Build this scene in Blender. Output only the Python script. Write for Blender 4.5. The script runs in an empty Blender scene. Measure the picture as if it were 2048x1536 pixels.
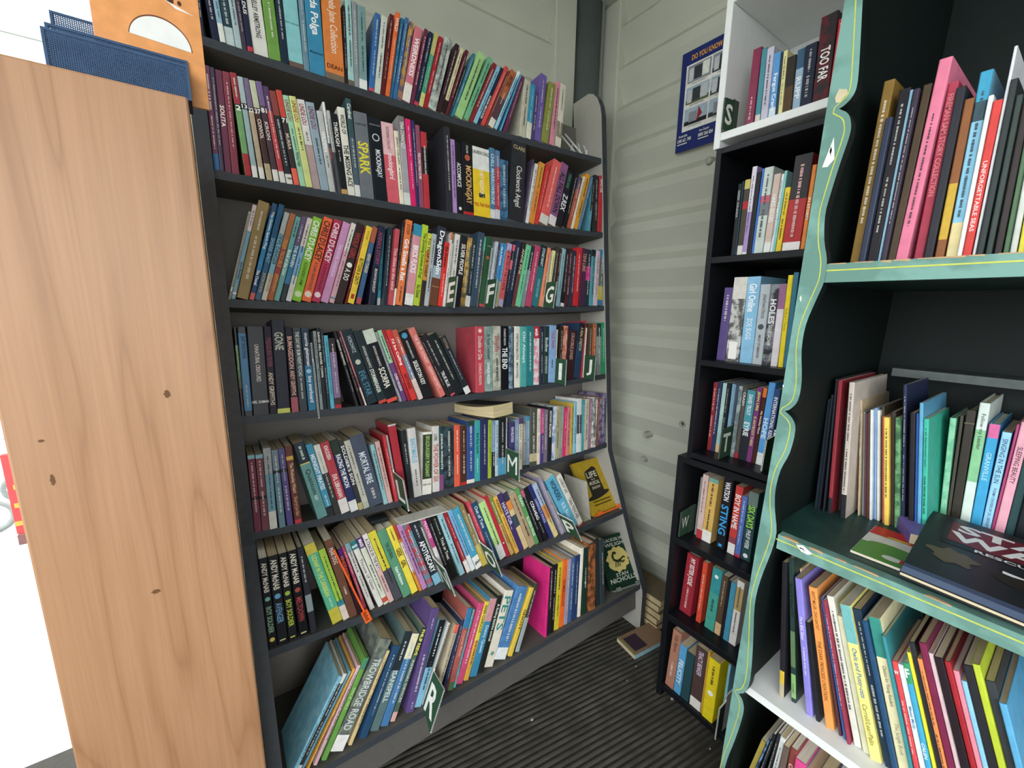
import bpy, bmesh, math, random
import numpy as np
from mathutils import Vector, Matrix
rng = random.Random(7)
scene = bpy.context.scene
# ------------------------------------------------------------------ camera, world, light, exposure
FPX, CX, CY, CAMZ = 829.0, 1024.0, 768.0, 1.215
def _axes():
    a = np.array([2220 - CX, 630 - CY, FPX]); a /= np.linalg.norm(a)
    b = np.array([430 - CX, 603 - CY, FPX]); b -= a * (a @ b); b /= np.linalg.norm(b)
    c = np.cross(a, b)
    if c[1] > 0: c = -c
    return np.stack([a, b, c])
AX = _axes()
EYE = np.array([0, 0, CAMZ])
def ray(px, py): return AX @ np.array([px - CX, py - CY, FPX])
def pix(P):
    c = AX.T @ (np.array(P) - EYE); return CX + FPX * c[0] / c[2], CY + FPX * c[1] / c[2]
def hit(px, py, P0, nrm):
    r = ray(px, py); return EYE + r * (((np.array(P0) - EYE) @ np.array(nrm)) / (r @ np.array(nrm)))
cam = bpy.data.cameras.new('camera'); camo = bpy.data.objects.new('camera', cam)
scene.collection.objects.link(camo)
cam.sensor_width = 36.0; cam.lens = FPX / 2048 * 36.0; cam.clip_start = 0.02; cam.clip_end = 200
R_, D_, F_ = AX @ [1, 0, 0], AX @ [0, 1, 0], AX @ [0, 0, 1]
camo.matrix_world = Matrix(((R_[0], -D_[0], -F_[0], 0), (R_[1], -D_[1], -F_[1], 0), (R_[2], -D_[2], -F_[2], CAMZ), (0, 0, 0, 1)))
scene.camera = camo
world = bpy.data.worlds.new('World'); scene.world = world; world.use_nodes = True
bg = world.node_tree.nodes['Background']; bg.inputs[0].default_value = (.93, .97, 1.0, 1); bg.inputs[1].default_value = 5.0
vs = scene.view_settings; vs.view_transform = 'Standard'; vs.look = 'None'; vs.gamma = 1; vs.use_curve_mapping = False
vs.exposure = 0.34
scene.cycles.max_bounces = 8; scene.cycles.diffuse_bounces = 6

# ------------------------------------------------------------------ helpers
C = scene.collection
def lin(h):
    h = h.lstrip('#')
    if len(h) == 3: h = ''.join(c * 2 for c in h)
    o = []
    for i in (0, 2, 4):
        s = int(h[i:i + 2], 16) / 255; o.append(s / 12.92 if s <= .04045 else ((s + .055) / 1.055) ** 2.4)
    return tuple(o) + (1,)
_M = {}
def mat(col, rough=.5, mot=None, var=.10, scale=60, metal=0, bump=0, tag=''):
    key = (col, rough, mot, var, scale, metal, bump, tag)
    if key in _M: return _M[key]
    m = bpy.data.materials.new('m_' + col + (('_' + mot) if mot else '')); m.use_nodes = True
    nt = m.node_tree; b = nt.nodes['Principled BSDF']; b.inputs['Roughness'].default_value = rough
    b.inputs['Metallic'].default_value = metal; b.inputs['Specular IOR Level'].default_value = .22
    tc = nt.nodes.new('ShaderNodeTexCoord'); nz = nt.nodes.new('ShaderNodeTexNoise')
    nz.inputs['Scale'].default_value = scale; nz.inputs['Detail'].default_value = 3
    nt.links.new(tc.outputs['Object'], nz.inputs['Vector'])
    rp = nt.nodes.new('ShaderNodeValToRGB'); e = rp.color_ramp.elements
    c = lin(col)
    if mot:
        e[0].position = .44; e[1].position = .56; e[0].color = c; e[1].color = lin(mot)
    else:
        e[0].position = .3; e[1].position = .7
        e[0].color = tuple(x * (1 - var) for x in c[:3]) + (1,); e[1].color = tuple(min(1, x * (1 + var)) for x in c[:3]) + (1,)
    nt.links.new(nz.outputs['Fac'], rp.inputs[0]); nt.links.new(rp.outputs[0], b.inputs['Base Color'])
    if bump:
        bp = nt.nodes.new('ShaderNodeBump'); bp.inputs['Strength'].default_value = bump; bp.inputs['Distance'].default_value = .002
        nt.links.new(nz.outputs['Fac'], bp.inputs['Height']); nt.links.new(bp.outputs[0], b.inputs['Normal'])
    _M[key] = m
    return m
def pages_mat(col='d9c7a4'):
    key = 'pages' + col
    if key in _M: return _M[key]
    m = bpy.data.materials.new('m_pages'); m.use_nodes = True; nt = m.node_tree; b = nt.nodes['Principled BSDF']
    b.inputs['Roughness'].default_value = .9
    tc = nt.nodes.new('ShaderNodeTexCoord'); mp = nt.nodes.new('ShaderNodeMapping'); mp.inputs['Scale'].default_value = (1400, 12, 12)
    nz = nt.nodes.new('ShaderNodeTexNoise'); nz.inputs['Scale'].default_value = 1
    nt.links.new(tc.outputs['Object'], mp.inputs[0]); nt.links.new(mp.outputs[0], nz.inputs['Vector'])
    rp = nt.nodes.new('ShaderNodeValToRGB'); e = rp.color_ramp.elements; c = lin(col)
    e[0].position = .3; e[1].position = .7; e[0].color = tuple(x * .66 for x in c[:3]) + (1,); e[1].color = c
    nt.links.new(nz.outputs['Fac'], rp.inputs[0]); nt.links.new(rp.outputs[0], b.inputs['Base Color'])
    _M[key] = m
    return m
def wood_mat():
    m = bpy.data.materials.new('m_wood'); m.use_nodes = True; nt = m.node_tree; b = nt.nodes['Principled BSDF']
    b.inputs['Roughness'].default_value = .42
    tc = nt.nodes.new('ShaderNodeTexCoord'); mp = nt.nodes.new('ShaderNodeMapping')
    mp.inputs['Scale'].default_value = (13, 13, 1.1); mp.inputs['Rotation'].default_value = (0, .05, 0)
    n1 = nt.nodes.new('ShaderNodeTexNoise'); n1.inputs['Scale'].default_value = 1.0; n1.inputs['Detail'].default_value = 1.5; n1.inputs['Distortion'].default_value = .25
    nt.links.new(tc.outputs['Object'], mp.inputs[0]); nt.links.new(mp.outputs[0], n1.inputs['Vector'])
    mu = nt.nodes.new('ShaderNodeMath'); mu.operation = 'MULTIPLY'; mu.inputs[1].default_value = 9
    nt.links.new(n1.outputs['Fac'], mu.inputs[0])
    fr = nt.nodes.new('ShaderNodeMath'); fr.operation = 'PINGPONG'; fr.inputs[1].default_value = 1.0; nt.links.new(mu.outputs[0], fr.inputs[0])
    rp = nt.nodes.new('ShaderNodeValToRGB'); e = rp.color_ramp.elements
    e[0].position = 0; e[0].color = lin('a87a56'); e[1].position = 1; e[1].color = lin('bb8d68')
    x = rp.color_ramp.elements.new(.10); x.color = lin('b2845e')
    x = rp.color_ramp.elements.new(.35); x.color = lin('b88a65')
    n2 = nt.nodes.new('ShaderNodeTexNoise'); mp2 = nt.nodes.new('ShaderNodeMapping'); mp2.inputs['Scale'].default_value = (260, 260, 6)
    nt.links.new(tc.outputs['Object'], mp2.inputs[0]); nt.links.new(mp2.outputs[0], n2.inputs['Vector']); n2.inputs['Scale'].default_value = 1
    mx = nt.nodes.new('ShaderNodeMixRGB'); mx.blend_type = 'MULTIPLY'; mx.inputs[0].default_value = .30
    nt.links.new(fr.outputs[0], rp.inputs[0]); nt.links.new(rp.outputs[0], mx.inputs[1]); nt.links.new(n2.outputs['Fac'], mx.inputs[2])
    nt.links.new(mx.outputs[0], b.inputs['Base Color'])
    return m
def obj(name, verts, faces, mats, parent=None, mi=None, M=None, smooth=False):
    me = bpy.data.meshes.new(name); me.from_pydata([tuple(v) for v in verts], [], [tuple(f) for f in faces])
    for m in (mats if isinstance(mats, (list, tuple)) else [mats]): me.materials.append(m)
    if mi is not None: me.polygons.foreach_set('material_index', mi)
    if smooth: me.polygons.foreach_set('use_smooth', [True] * len(me.polygons))
    o = bpy.data.objects.new(name, me); C.objects.link(o)
    if parent is not None: o.parent = parent
    if M is not None: o.matrix_local = M
    return o
def fixn(o):
    bm = bmesh.new(); bm.from_mesh(o.data); bmesh.ops.recalc_face_normals(bm, faces=bm.faces); bm.to_mesh(o.data); bm.free(); return o
def box(x0, x1, y0, y1, z0, z1):
    v = [(x, y, z) for z in (z0, z1) for y in (y0, y1) for x in (x0, x1)]
    return v, [(0, 2, 3, 1), (4, 5, 7, 6), (0, 1, 5, 4), (2, 6, 7, 3), (0, 4, 6, 2), (1, 3, 7, 5)]
def boxes(lst):
    V, F = [], []
    for b in lst:
        v, f = box(*b); k = len(V); V += v; F += [tuple(i + k for i in q) for q in f]
    return V, F
def bev(o, w=.002, seg=2):
    md = o.modifiers.new('bevel', 'BEVEL'); md.width = w; md.segments = seg; md.limit_method = 'ANGLE'; return o
def prism(poly, axis, a, b):
    """poly: 2d points; axis: 'x' -> poly is (y,z); 'y' -> (x,z); 'z' -> (x,y)"""
    def p(q, t): return {'x': (t, q[0], q[1]), 'y': (q[0], t, q[1]), 'z': (q[0], q[1], t)}[axis]
    n = len(poly); V = [p(q, a) for q in poly] + [p(q, b) for q in poly]
    F = [tuple(range(n))[::-1], tuple(range(n, 2 * n))] + [(i, (i + 1) % n, n + (i + 1) % n, n + i) for i in range(n)]
    return V, F
def tube(pts, r, seg=8):
    pts = [Vector(p) for p in pts]; V, F = [], []
    for i, p in enumerate(pts):
        d = (pts[min(i + 1, len(pts) - 1)] - pts[max(i - 1, 0)]).normalized()
        a = d.cross(Vector((0, 0, 1)) if abs(d.z) < .9 else Vector((1, 0, 0))).normalized(); b = d.cross(a)
        for k in range(seg):
            t = 2 * math.pi * k / seg; V.append(tuple(p + a * math.cos(t) * r + b * math.sin(t) * r))
    for i in range(len(pts) - 1):
        for k in range(seg):
            F.append((i * seg + k, i * seg + (k + 1) % seg, (i + 1) * seg + (k + 1) % seg, (i + 1) * seg + k))
    F.append(tuple(range(seg))[::-1]); F.append(tuple(range((len(pts) - 1) * seg, len(pts) * seg)))
    return V, F
def tag(o, label, cat, group=None):
    o['label'] = label; o['category'] = cat
    if group: o['group'] = group
    return o
def struct(o): o['kind'] = 'structure'; return o
def empty(name, loc=(0, 0, 0), M=None):
    o = bpy.data.objects.new(name, None); C.objects.link(o); o.empty_display_size = .02
    if M is not None: o.matrix_world = M
    else: o.location = loc
    return o
# text glyph cache: every string becomes flat triangles, 1 unit high capitals
_T = {}
def need_text(s, bold=.0):
    _T.setdefault((s, bold), None)
def bake_text():
    tmp = []
    for (s, b), v in _T.items():
        if v is None:
            cu = bpy.data.curves.new('t', 'FONT'); cu.body = s; cu.resolution_u = 2; cu.offset = b; cu.size = 1.4
            o = bpy.data.objects.new('t', cu); C.objects.link(o); tmp.append(((s, b), o))
    bpy.context.view_layer.update(); dg = bpy.context.evaluated_depsgraph_get()
    for k, o in tmp:
        me = bpy.data.meshes.new_from_object(o.evaluated_get(dg))
        V = np.array([v.co[:2] for v in me.vertices]).reshape(-1, 2) if len(me.vertices) else np.zeros((1, 2))
        F = [tuple(p.vertices) for p in me.polygons]
        V = V - V.min(0); _T[k] = (V, F, V.max(0))
        bpy.data.meshes.remove(me)
    for k, o in tmp:
        cu = o.data; bpy.data.objects.remove(o); bpy.data.curves.remove(cu)
def print_text(parts, s, cx, cy, w, h, mati, rot=0, bold=.02):
    """append text centred at cx,cy inside w x h (before rotation by rot*90deg) to parts=(V,F,MI)"""
    need_text(s, bold)
    if _T[(s, bold)] is None: bake_text()
    V, F, sz = _T[(s, bold)]
    k = min(w / max(sz[0], .01), h / max(sz[1], .01)); kx = ky = k
    if w / max(sz[0], .01) > k * 1.05: kx = min(w / sz[0], k * 1.5)
    elif h / sz[1] > k: ky = min(h / sz[1], k * 1.6)
    P = (V - sz / 2) * [kx, ky]
    for _ in range(rot % 4): P = np.stack([P[:, 1], -P[:, 0]], 1)     # clockwise quarter turns
    n = len(parts[0]); parts[0].extend([(cx + p[0], cy + p[1]) for p in P]); parts[1].extend([tuple(i + n for i in f) for f in F])
    parts[2].extend([mati] * len(F)); lay(parts, len(P))
def art(): return ([], [], [], [])
def lay(parts, n): k = (parts[3][-1] + 1) if parts[3] else 0; parts[3].extend([k] * n)
LZ = .00007       # each printed item lies a hair above the one before
def rect(parts, x0, x1, y0, y1, mati):
    n = len(parts[0]); parts[0].extend([(x0, y0), (x1, y0), (x1, y1), (x0, y1)]); parts[1].append((n, n + 1, n + 2, n + 3)); parts[2].append(mati); lay(parts, 4)
def poly(parts, pts, mati):
    n = len(parts[0]); parts[0].extend(pts); parts[1].append(tuple(range(n, n + len(pts)))); parts[2].append(mati); lay(parts, len(pts))
def ell(cx, cy, rx, ry, n=24, a0=0, a1=2 * math.pi):
    return [(cx + rx * math.cos(a0 + (a1 - a0) * i / n), cy + ry * math.sin(a0 + (a1 - a0) * i / n)) for i in range(n)]
# ------------------------------------------------------------------ the setting
Z0 = CAMZ
LIGHT_SILL, HY0, HY1 = .65, -2.3, .55  # sill height and ends of an assumed side opening, sized for the daylight
wall_m = mat('bec0b2', .45, var=.04, scale=5, bump=.15)
steel_m = mat('5d6462', .45, var=.05, scale=8)
fl = struct(obj('floor', *box(-1.0, 1.46, -2.6, 1.46, -.06, -.005), mat('3a3833', .8)))
# ribbed rubber matting, ribs run nearly along the bookcase
pitch, rw = .0165, .009
ang = math.radians(-8); V, F = [], []
def clipx(px, py, dx, dy, lo, hi, lo2, hi2):
    t0, t1 = -9, 9
    for p, d, l, h in ((px, dx, lo, hi), (py, dy, lo2, hi2)):
        if abs(d) > 1e-6:
            a_, b_ = sorted(((l - p) / d, (h - p) / d)); t0 = max(t0, a_); t1 = min(t1, b_)
        elif not l <= p <= h: return None
    return (t0, t1) if t1 - t0 > .02 else None
dx, dy = math.cos(ang), math.sin(ang)
for i in range(-60, 110):
    o_ = i * pitch; px_, py_ = -dy * o_, dx * o_
    r = clipx(px_, py_, dx, dy, -.97, 1.39, -.95, 1.34)
    if not r: continue
    a_, b_ = r; n = len(V)
    for t in (a_, b_):
        for w, zz in ((-rw / 2, -.005), (-rw / 3.2, 0), (rw / 3.2, 0), (rw / 2, -.005)):
            V.append((px_ + dx * t - dy * w, py_ + dy * t + dx * w, zz))
    F += [(n, n + 1, n + 5, n + 4), (n + 1, n + 2, n + 6, n + 5), (n + 2, n + 3, n + 7, n + 6)]
rb = obj('ribbed_matting', V, F, mat('4b4842', .85, mot=None, var=.35, scale=14), fl); rb['kind'] = 'stuff'
gm = mat('a0a09c', .9, var=.08, scale=3)
struct(obj('ground', *box(-25, 25, -25, 25, -.16, -.06), gm))
def wall_x(name, at, a, b, z0, z1, phase, depth=.028, per=.148):
    pts = [(at, z0)]; k = math.floor((z0 - phase) / per)
    while phase + k * per < z1:
        for dz, d in ((0, depth), (.065, 0), (.100, 0), (.128, depth)):   # rising: down-facing slope, flat, up-facing slope
            zz = phase + k * per + dz
            if z0 + .005 < zz < z1 - .005: pts.append((at + d, zz))
        k += 1
    pts += [(at, z1), (at + .06, z1), (at + .06, z0)]
    return pts
pr = wall_x('r', 1.395, 0, 0, 0, 2.385, .378 + Z0)
V, F = prism([(p[0], p[1]) for p in pr], 'y', -2.6, 1.30)
wr = struct(fixn(obj('wall_right', V, F, wall_m)))
pb = wall_x('b', 1.362, 0, 0, 0, 2.385, .86 + Z0 - .148)
V, F = prism([(p[0], p[1]) for p in pb], 'x', -.02, 1.13)
struct(fixn(obj('wall_back', V, F, wall_m)))
struct(bev(obj('trim_1', *box(1.131, 1.232, 1.35, 1.45, 0, 2.385), wall_m), .004))
struct(bev(obj('trim_2', *box(1.383, 1.46, 1.27, 1.459, 0, 2.385), wall_m), .006))
struct(obj('wall_corner', *box(1.13, 1.46, 1.46, 1.50, 0, 2.385), steel_m))
V, F = tube([(1.312, 1.392, 0), (1.312, 1.392, 2.385)], .068, 28)
pp_ = obj('steel_pipe', V, F, steel_m, smooth=False); tag(pp_, 'dark grey vertical steel pipe in the corner of the room', 'pipe')
for p in pp_.data.polygons: p.use_smooth = len(p.vertices) == 4
obj('seam', *box(1.352, 1.356, 1.328, 1.338, 0, 2.385), mat('8a908c', .4), pp_)
struct(obj('ceiling', *box(-1.0, 1.46, -2.6, 1.50, 2.385, 2.44), wall_m))
struct(fixn(obj('wall_left', *boxes([(-1.06, -1.0, -2.66, 1.36, -.06, LIGHT_SILL), (-1.06, -1.0, -2.66, HY0, LIGHT_SILL + .0001, 2.385), (-1.06, -1.0, HY1, 1.36, LIGHT_SILL + .0001, 2.385), (-1.06, -1.0, HY0 + .0001, HY1 - .0001, 2.25, 2.385)]), wall_m)))  # unseen wall; sill and opening are made up to shape the side light
struct(fixn(obj('wall_near', *boxes([(.45, 1.46, -2.66, -2.6, 0, 2.385), (-1.0, .4499, -2.66, -2.6, 2.2, 2.385)]), wall_m)))  # unseen end wall, gap added to light the bookcase from the front
# bolts in the right wall
for i, (px_, py_, lb) in enumerate(((1420, 322, 'round bolt head in the wall just below the blue poster'), (1365, 848, 'round wall bolt close to the black shelf unit, halfway down'),
        (1292, 870, 'upper of the two wall bolts right of the leaning bookcase'), (1287, 918, 'lower of the two wall bolts right of the leaning bookcase'))):
    P = hit(px_, py_, (1.395, 0, 0), (1, 0, 0)); V, F = [], []
    x0 = 1.395
    prof = [(.0, .004), (-.006, .010), (-.006, .013), (.03, .015)] if i else [(-.012, .006), (-.012, .011), (-.002, .014), (.03, .015)]
    for xx, rr in prof:
        for k in range(16): t = k * math.pi / 8; V.append((x0 + xx, P[1] + rr * math.cos(t), P[2] + rr * math.sin(t)))
    for j in range(3):
        for k in range(16): F.append((j * 16 + k, j * 16 + (k + 1) % 16, (j + 1) * 16 + (k + 1) % 16, (j + 1) * 16 + k))
    F.append(tuple(range(16)))
    tag(fixn(obj('wall_bolt', V, F, mat('a3a598', .5))), lb, 'bolt', 'bolts in the painted wall')

# poster on the right wall -------------------------------------------------
def poster():
    XW = 1.3935
    tl = hit(1366, 110, (XW, 0, 0), (1, 0, 0)); bl = hit(1350, 308, (XW, 0, 0), (1, 0, 0))
    y0 = (tl[1] + bl[1]) / 2; H = tl[2] - bl[2]; W = H * .72; z0 = bl[2]
    base = empty('wall_poster', M=Matrix(((0, 0, -1, XW), (-1, 0, 0, y0), (0, 1, 0, z0), (0, 0, 0, 1))))
    tag(base, 'navy blue poster of container photos fixed to the wall', 'poster')
    obj('sheet', *box(0, W, 0, H, -.0006, 0), mat('23306e', .35), base)
    ms = [mat(c, .4) for c in ('e9e9e2', 'e0a23c', '8f939c', '3a3f45', 'c9ccd0', '9c3038', '5e6a4a', 'a9bccb', '22252b')]
    p = art()
    rect(p, .02, W - .02, .20 * H, .86 * H, 0)
    q = art()
    print_text(q, 'DO YOU KNOW', .090, .922 * H, .106, H * .06, 1, bold=.035)
    cw = (W - .06) / 2
    for c in range(2):
        for r in range(3):
            x0 = .027 + c * (cw + .006); y1 = (.845 - r * .212) * H; y0_ = y1 - .168 * H
            rect(q, x0, x0 + cw, y0_, y1, (2, 7, 7)[r])
            hh = y1 - y0_
            rect(q, x0, x0 + cw, y0_, y0_ + hh * .25, (2, 6, 8)[r] if c == 0 else 3)
            if r < 2:
                rect(q, x0 + cw * .28, x0 + cw * .62, y0_ + hh * .12, y0_ + hh * .86, 3)
                rect(q, x0 + cw * .06, x0 + cw * .26, y0_ + hh * .08, y0_ + hh * .82, 4)
                rect(q, x0 + cw * .64, x0 + cw * .93, y0_ + hh * .14, y0_ + hh * .92, 4 if r else 0)
            else:
                rect(q, x0 + cw * .2, x0 + cw * .55, y0_ + hh * .15, y0_ + hh * .75, 2)
                poly(q, [(x0 + cw * .55, y0_ + hh * .1), (x0 + cw * .8, y0_ + hh * .45), (x0 + cw * .62, y0_ + hh * .95)], 5 if c == 0 else 3)
            print_text(q, ('STORAGE CONTAINERS', 'MINI CONTAINERS', 'CONTAINER MODIFICATIONS')[r] if c == 0 else 'CONTAINERS', x0 + cw / 2, y0_ - .016 * H, cw * .62, .012 * H, 8, bold=.0)
    for a, b_, x in (('Australia', '1300 651 700', .034), ('New Zealand', '0800 266 824', .112)):
        print_text(q, a, x - .006, .158 * H, .034, H * .026, 0)
        print_text(q, b_, x, .112 * H, .052, H * .036, 0, bold=.035)
        rect(q, x - .026, x + .012, .070 * H, .080 * H, 0)
    obj('print', [(x, y, .0004) for x, y in p[0]], p[1], ms, base, p[2])
    obj('print', [(x, y, .0008 + LZ * k) for (x, y), k in zip(q[0], q[3])], q[1], ms, base, q[2])
poster()

# ------------------------------------------------------------------ the leaning grey bookcase
TA = .10; AL = math.atan(TA); SA, CA = math.sin(AL), math.cos(AL)
O_ = np.array([0, 1.1115, Z0]); U_ = np.array([1., 0, 0]); V_ = np.array([0, SA, CA]); N_ = np.array([0, -CA, SA])
BM = Matrix(((1, 0, 0, O_[0]), (0, CA, SA, O_[1]), (0, -SA, CA, O_[2]), (0, 0, 0, 1)))    # local x=u, y=-n, z=v
XL, XR = .0236, 1.213
BV = [.524, .259, -.012, -.273, -.546, -.796, -1.0646]        # bottom edge of each board at its ends
BN = [0, 0, 0, 0, 0, .0746, .154]
SAG = [.012, .012, .011, .013, .017, .010, .006]
BT = .018
def sag(i, u):
    t = min(1, max(0, (u - XL) / (XR - XL))); return -SAG[i] * 4 * t * (1 - t)
def floor_v(n): return (-Z0 - n * SA) / CA      # local v where the floor is, at depth n  (O_.z = Z0)
case = empty('grey_bookcase', M=BM)
tag(case, 'tall grey seven-shelf bookcase leaning back against the wall, packed with paperbacks', 'bookcase')
pan_m = mat('aeaba2', .5, var=.03); edge_m = mat('3c4046', .45); brd_m = mat('5e5b57', .55, var=.05); bk_m = mat('746f69', .6, var=.05, scale=8)
prof = [(-.142, floor_v(-.142)), (-.142, .794), (-.060, .792), (-.036, .780), (-.016, .756), (-.003, .722), (.002, .690), (.002, -.555), (.0746, -.800), (.160, -1.068), (.160, -1.085), (.146, floor_v(.146)), (.05, floor_v(.05)), (.0, -1.150), (-.10, -1.150), (-.12, floor_v(-.12))]
for a, b in ((-.0039, XL), (XR, XR + .024)):
    V, F = prism([(-n, v) for n, v in prof], 'x', a, b)
    o = fixn(obj('side_panel', V, F, [pan_m, edge_m], case, [0, 0] + [1] * len(prof)))
obj('back_panel', *box(XL, XR, .132, .138, -1.18, .70), bk_m, case)
for i in range(7):
    V, F, mi = [], [], []
    ns = 24; y0, y1 = -BN[i] + .003, .1315
    for k in range(ns + 1):
        u = XL + (XR - XL) * k / ns; s = sag(i, u)
        V += [(u, y0, BV[i] + s), (u, y1, BV[i] + s), (u, y1, BV[i] + BT + s), (u, y0, BV[i] + BT + s)]
    for k in range(ns):
        a = k * 4; b = a + 4
        F += [(a, a + 1, b + 1, b), (a + 1, a + 2, b + 2, b + 1), (a + 2, a + 3, b + 3, b + 2), (a + 3, a, b, b + 3)]; mi += [0, 0, 0, 1]
    F += [(3, 2, 1, 0), (ns * 4, ns * 4 + 1, ns * 4 + 2, ns * 4 + 3)]; mi += [0, 0]
    fixn(obj('shelf_board', V, F, [brd_m, edge_m], case, mi))
obj('plinth', *box(XL, XR, -.128, -.112, -1.155, -1.066), brd_m, case)

# ------------------------------------------------------------------ black and white units along the right wall
blk = mat('17191d', .38, var=.1); blk_e = mat('2a2d33', .4); wht = mat('e6e8e6', .4, var=.02)
def unit(name, label, x0, x1, ya, yb, z0, z1, tops, m, th=.014, back=True, base=True, bottom_on_floor=False):
    """open shelf unit; ya<yb along the wall, opening towards -x; tops = heights of shelf tops"""
    e = empty(name, (x0, (ya + yb) / 2, z0 + Z0)); tag(e, label, 'shelf unit')
    M = Matrix.Translation((-x0, -(ya + yb) / 2, -z0 - Z0))
    def part(n, *b):
        o = obj(n, *box(*b), m, e, M=M); bev(o, .0012, 1); return o
    part('side_panel', x0, x1, ya, ya + th, z0 + Z0, z1 + Z0); part('side_panel', x0, x1, yb - th, yb, z0 + Z0, z1 + Z0)
    part('top_panel', x0, x1, ya + th, yb - th, z1 - th + Z0, z1 + Z0)
    if back: part('back_panel', x1 - .005, x1 - .0005, ya + th, yb - th, z0 + .02 + Z0, z1 - th + Z0)
    for t in tops: part('shelf_board', x0 + .001, x1 - .005, ya + th, yb - th, t - th - .002 + Z0, t + Z0)
    return e
unit('black_shelf_unit', 'narrow black shelf unit standing on the floor, lowest of its stack', 1.043, 1.345, .358, .648, -Z0, -.412, (-.662, -.919, -1.168), blk, .018)
unit('black_shelf_unit', 'narrow black shelf unit stacked in the middle below the white box', 1.045, 1.345, .358, .622, -.4118, .386, (-.133, .130, -.392), blk)
unit('white_cube_shelf', 'white open box shelf on top of the black shelf units', 1.043, 1.345, .358, .630, .3863, .712, (.421,), wht, .016)

# ------------------------------------------------------------------ green painted case
grn = mat('648a80', .5, mot='76a096', scale=16, bump=.2); dk = mat('101a18', .55, var=.1); yel = mat('bcc45c', .5); bare = mat('b99b74', .7)
GX = .85
sc = [(.293, .466), (.288, .41), (.2835, .352), (.287, .332), (.297, .322), (.3035, .3195), (.290, .308), (.284, .292), (.2835, .274), (.291, .233), (.298, .188), (.301, .158), (.297, .117), (.289, .084), (.288, .051), (.296, .018), (.306, -.025), (.307, -.07), (.300, -.123), (.301, -.16), (.311, -.179), (.320, -.185), (.306, -.196), (.2985, -.216), (.302, -.261), (.313, -.299), (.317, -.342), (.313, -.381), (.305, -.424), (.309, -.469), (.321, -.538), (.325, -.598), (.318, -.686), (.314, -.768), (.320, -.805), (.332, -.820), (.322, -.831), (.318, -.86), (.327, -.937), (.337, -1.0), (.341, -1.06), (.335, -1.14), (.332, -1.215)]
up = [(.300, .55), (.305, .62), (.300, .70), (.290, .78)]
def dense(p):
    out = []
    for i in range(len(p) - 1):
        a, b = np.array(p[i]), np.array(p[i + 1]); p0 = np.array(p[max(i - 1, 0)]); p3 = np.array(p[min(i + 2, len(p) - 1)])
        sharp = {(.3035, .3195), (.320, -.185), (.332, -.820)}
        ta = (b - p0) / 2 if tuple(p[i]) not in sharp else (b - a); tb = (p3 - a) / 2 if tuple(p[i + 1]) not in sharp else (b - a)
        for t in (0, .33, .66):
            out.append(tuple((2*t**3-3*t**2+1)*a + (t**3-2*t**2+t)*ta + (-2*t**3+3*t**2)*b + (t**3-t**2)*tb))
    return out + [tuple(p[-1])]
edge = dense(up[::-1] + sc)
left = [(.310, .78), (.317, .478), (.3215, .309), (.3255, .053), (.330, -.214), (.338, -.491), (.350, -1.039), (.354, -1.215)]
gcase = empty('green_bookcase', (GX, .1, 0)); tag(gcase, 'green painted bookcase with scalloped frame and yellow pinstripes, full of picture books', 'bookcase')
GM = Matrix.Translation((-GX, -.1, 0))
YN = -.62
def gp(name, vf, m, mi=None): return fixn(obj(name, vf[0], vf[1], m, gcase, mi, M=GM))
pl = [(y, z + Z0) for y, z in edge] + [(y, z + Z0) for y, z in left[::-1]]
V, F = prism(pl, 'x', GX, GX + .02); gp('scalloped_stile', (V, F), [grn, dk], [0, 0] + [1] * len(pl))
pl2 = [(YN - (y - .30) , z) for y, z in pl]
V, F = prism(pl2, 'x', GX, GX + .02); gp('scalloped_stile', (V, F), [grn, dk], [0, 0] + [1] * len(pl2))
def gleft(z): return float(np.interp(-z, [-q[1] for q in left], [q[0] for q in left]))
gp('side_panel', prism([(y - .001, z + Z0) for y, z in left] + [(y - .014, z + Z0) for y, z in left[::-1]], 'x', GX + .0205, 1.355), dk); gp('side_panel', box(GX + .0205, 1.355, YN - .04, YN - .02, 0, 1.99), dk)
gp('back_panel', box(1.3555, 1.37, YN - .04, .352, 0, 1.99), dk)
gp('top_panel', box(GX, 1.37, YN - .04, .310, 1.9955, 2.02), grn)
for t, b, nm in ((.077, .048, 'shelf_board'), (-.428, -.456, 'shelf_board')):
    gp(nm, box(GX + .021, 1.355, YN - .02, gleft(t) - .0145, b + Z0, t + Z0), mat('27443f', .35, mot=None, var=.3, scale=30))
    r = gp('shelf_rail', box(GX + .001, GX + .0207, YN, .302 if t < 0 else .290, b + Z0 - .001, t + Z0 + .0005), grn)
    obj('pinstripe', *box(GX + .0004, GX + .0012, YN, .304 if t < 0 else .292, (t + b) / 2 + Z0 - .0012 + .004, (t + b) / 2 + Z0 + .0012 + .004), yel, r)
    # bare wood along the worn front edge
    V, F = [], []
    y = .295 if t < 0 else .285
    while y > -.4:
        L = rng.uniform(.01, .05)
        if rng.random() < .75:
            n = len(V); d = rng.uniform(.002, .006); h = rng.uniform(.001, .004)
            V += [(GX + .0005, y, t + Z0 + .0009), (GX + .0005, y - L, t + Z0 + .0009), (GX + .0005 + d, y - L * .8, t + Z0 + .0009), (GX + .0005 + d * 1.6, y - L * .2, t + Z0 + .0009),
                  (GX + .0006, y, t + Z0 - h * .3), (GX + .0006, y - L, t + Z0 - h)]
            F += [(n, n + 1, n + 2, n + 3), (n, n + 4, n + 5, n + 1)]
        y -= L + rng.uniform(.0, .02)
    obj('worn_edge', V, F, bare, r)['kind'] = 'stuff'
wb = gp('white_shelf_board', box(GX + .022, 1.355, YN - .02, gleft(-.8) - .0145, -.826 + Z0, -.808 + Z0), wht)
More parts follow.
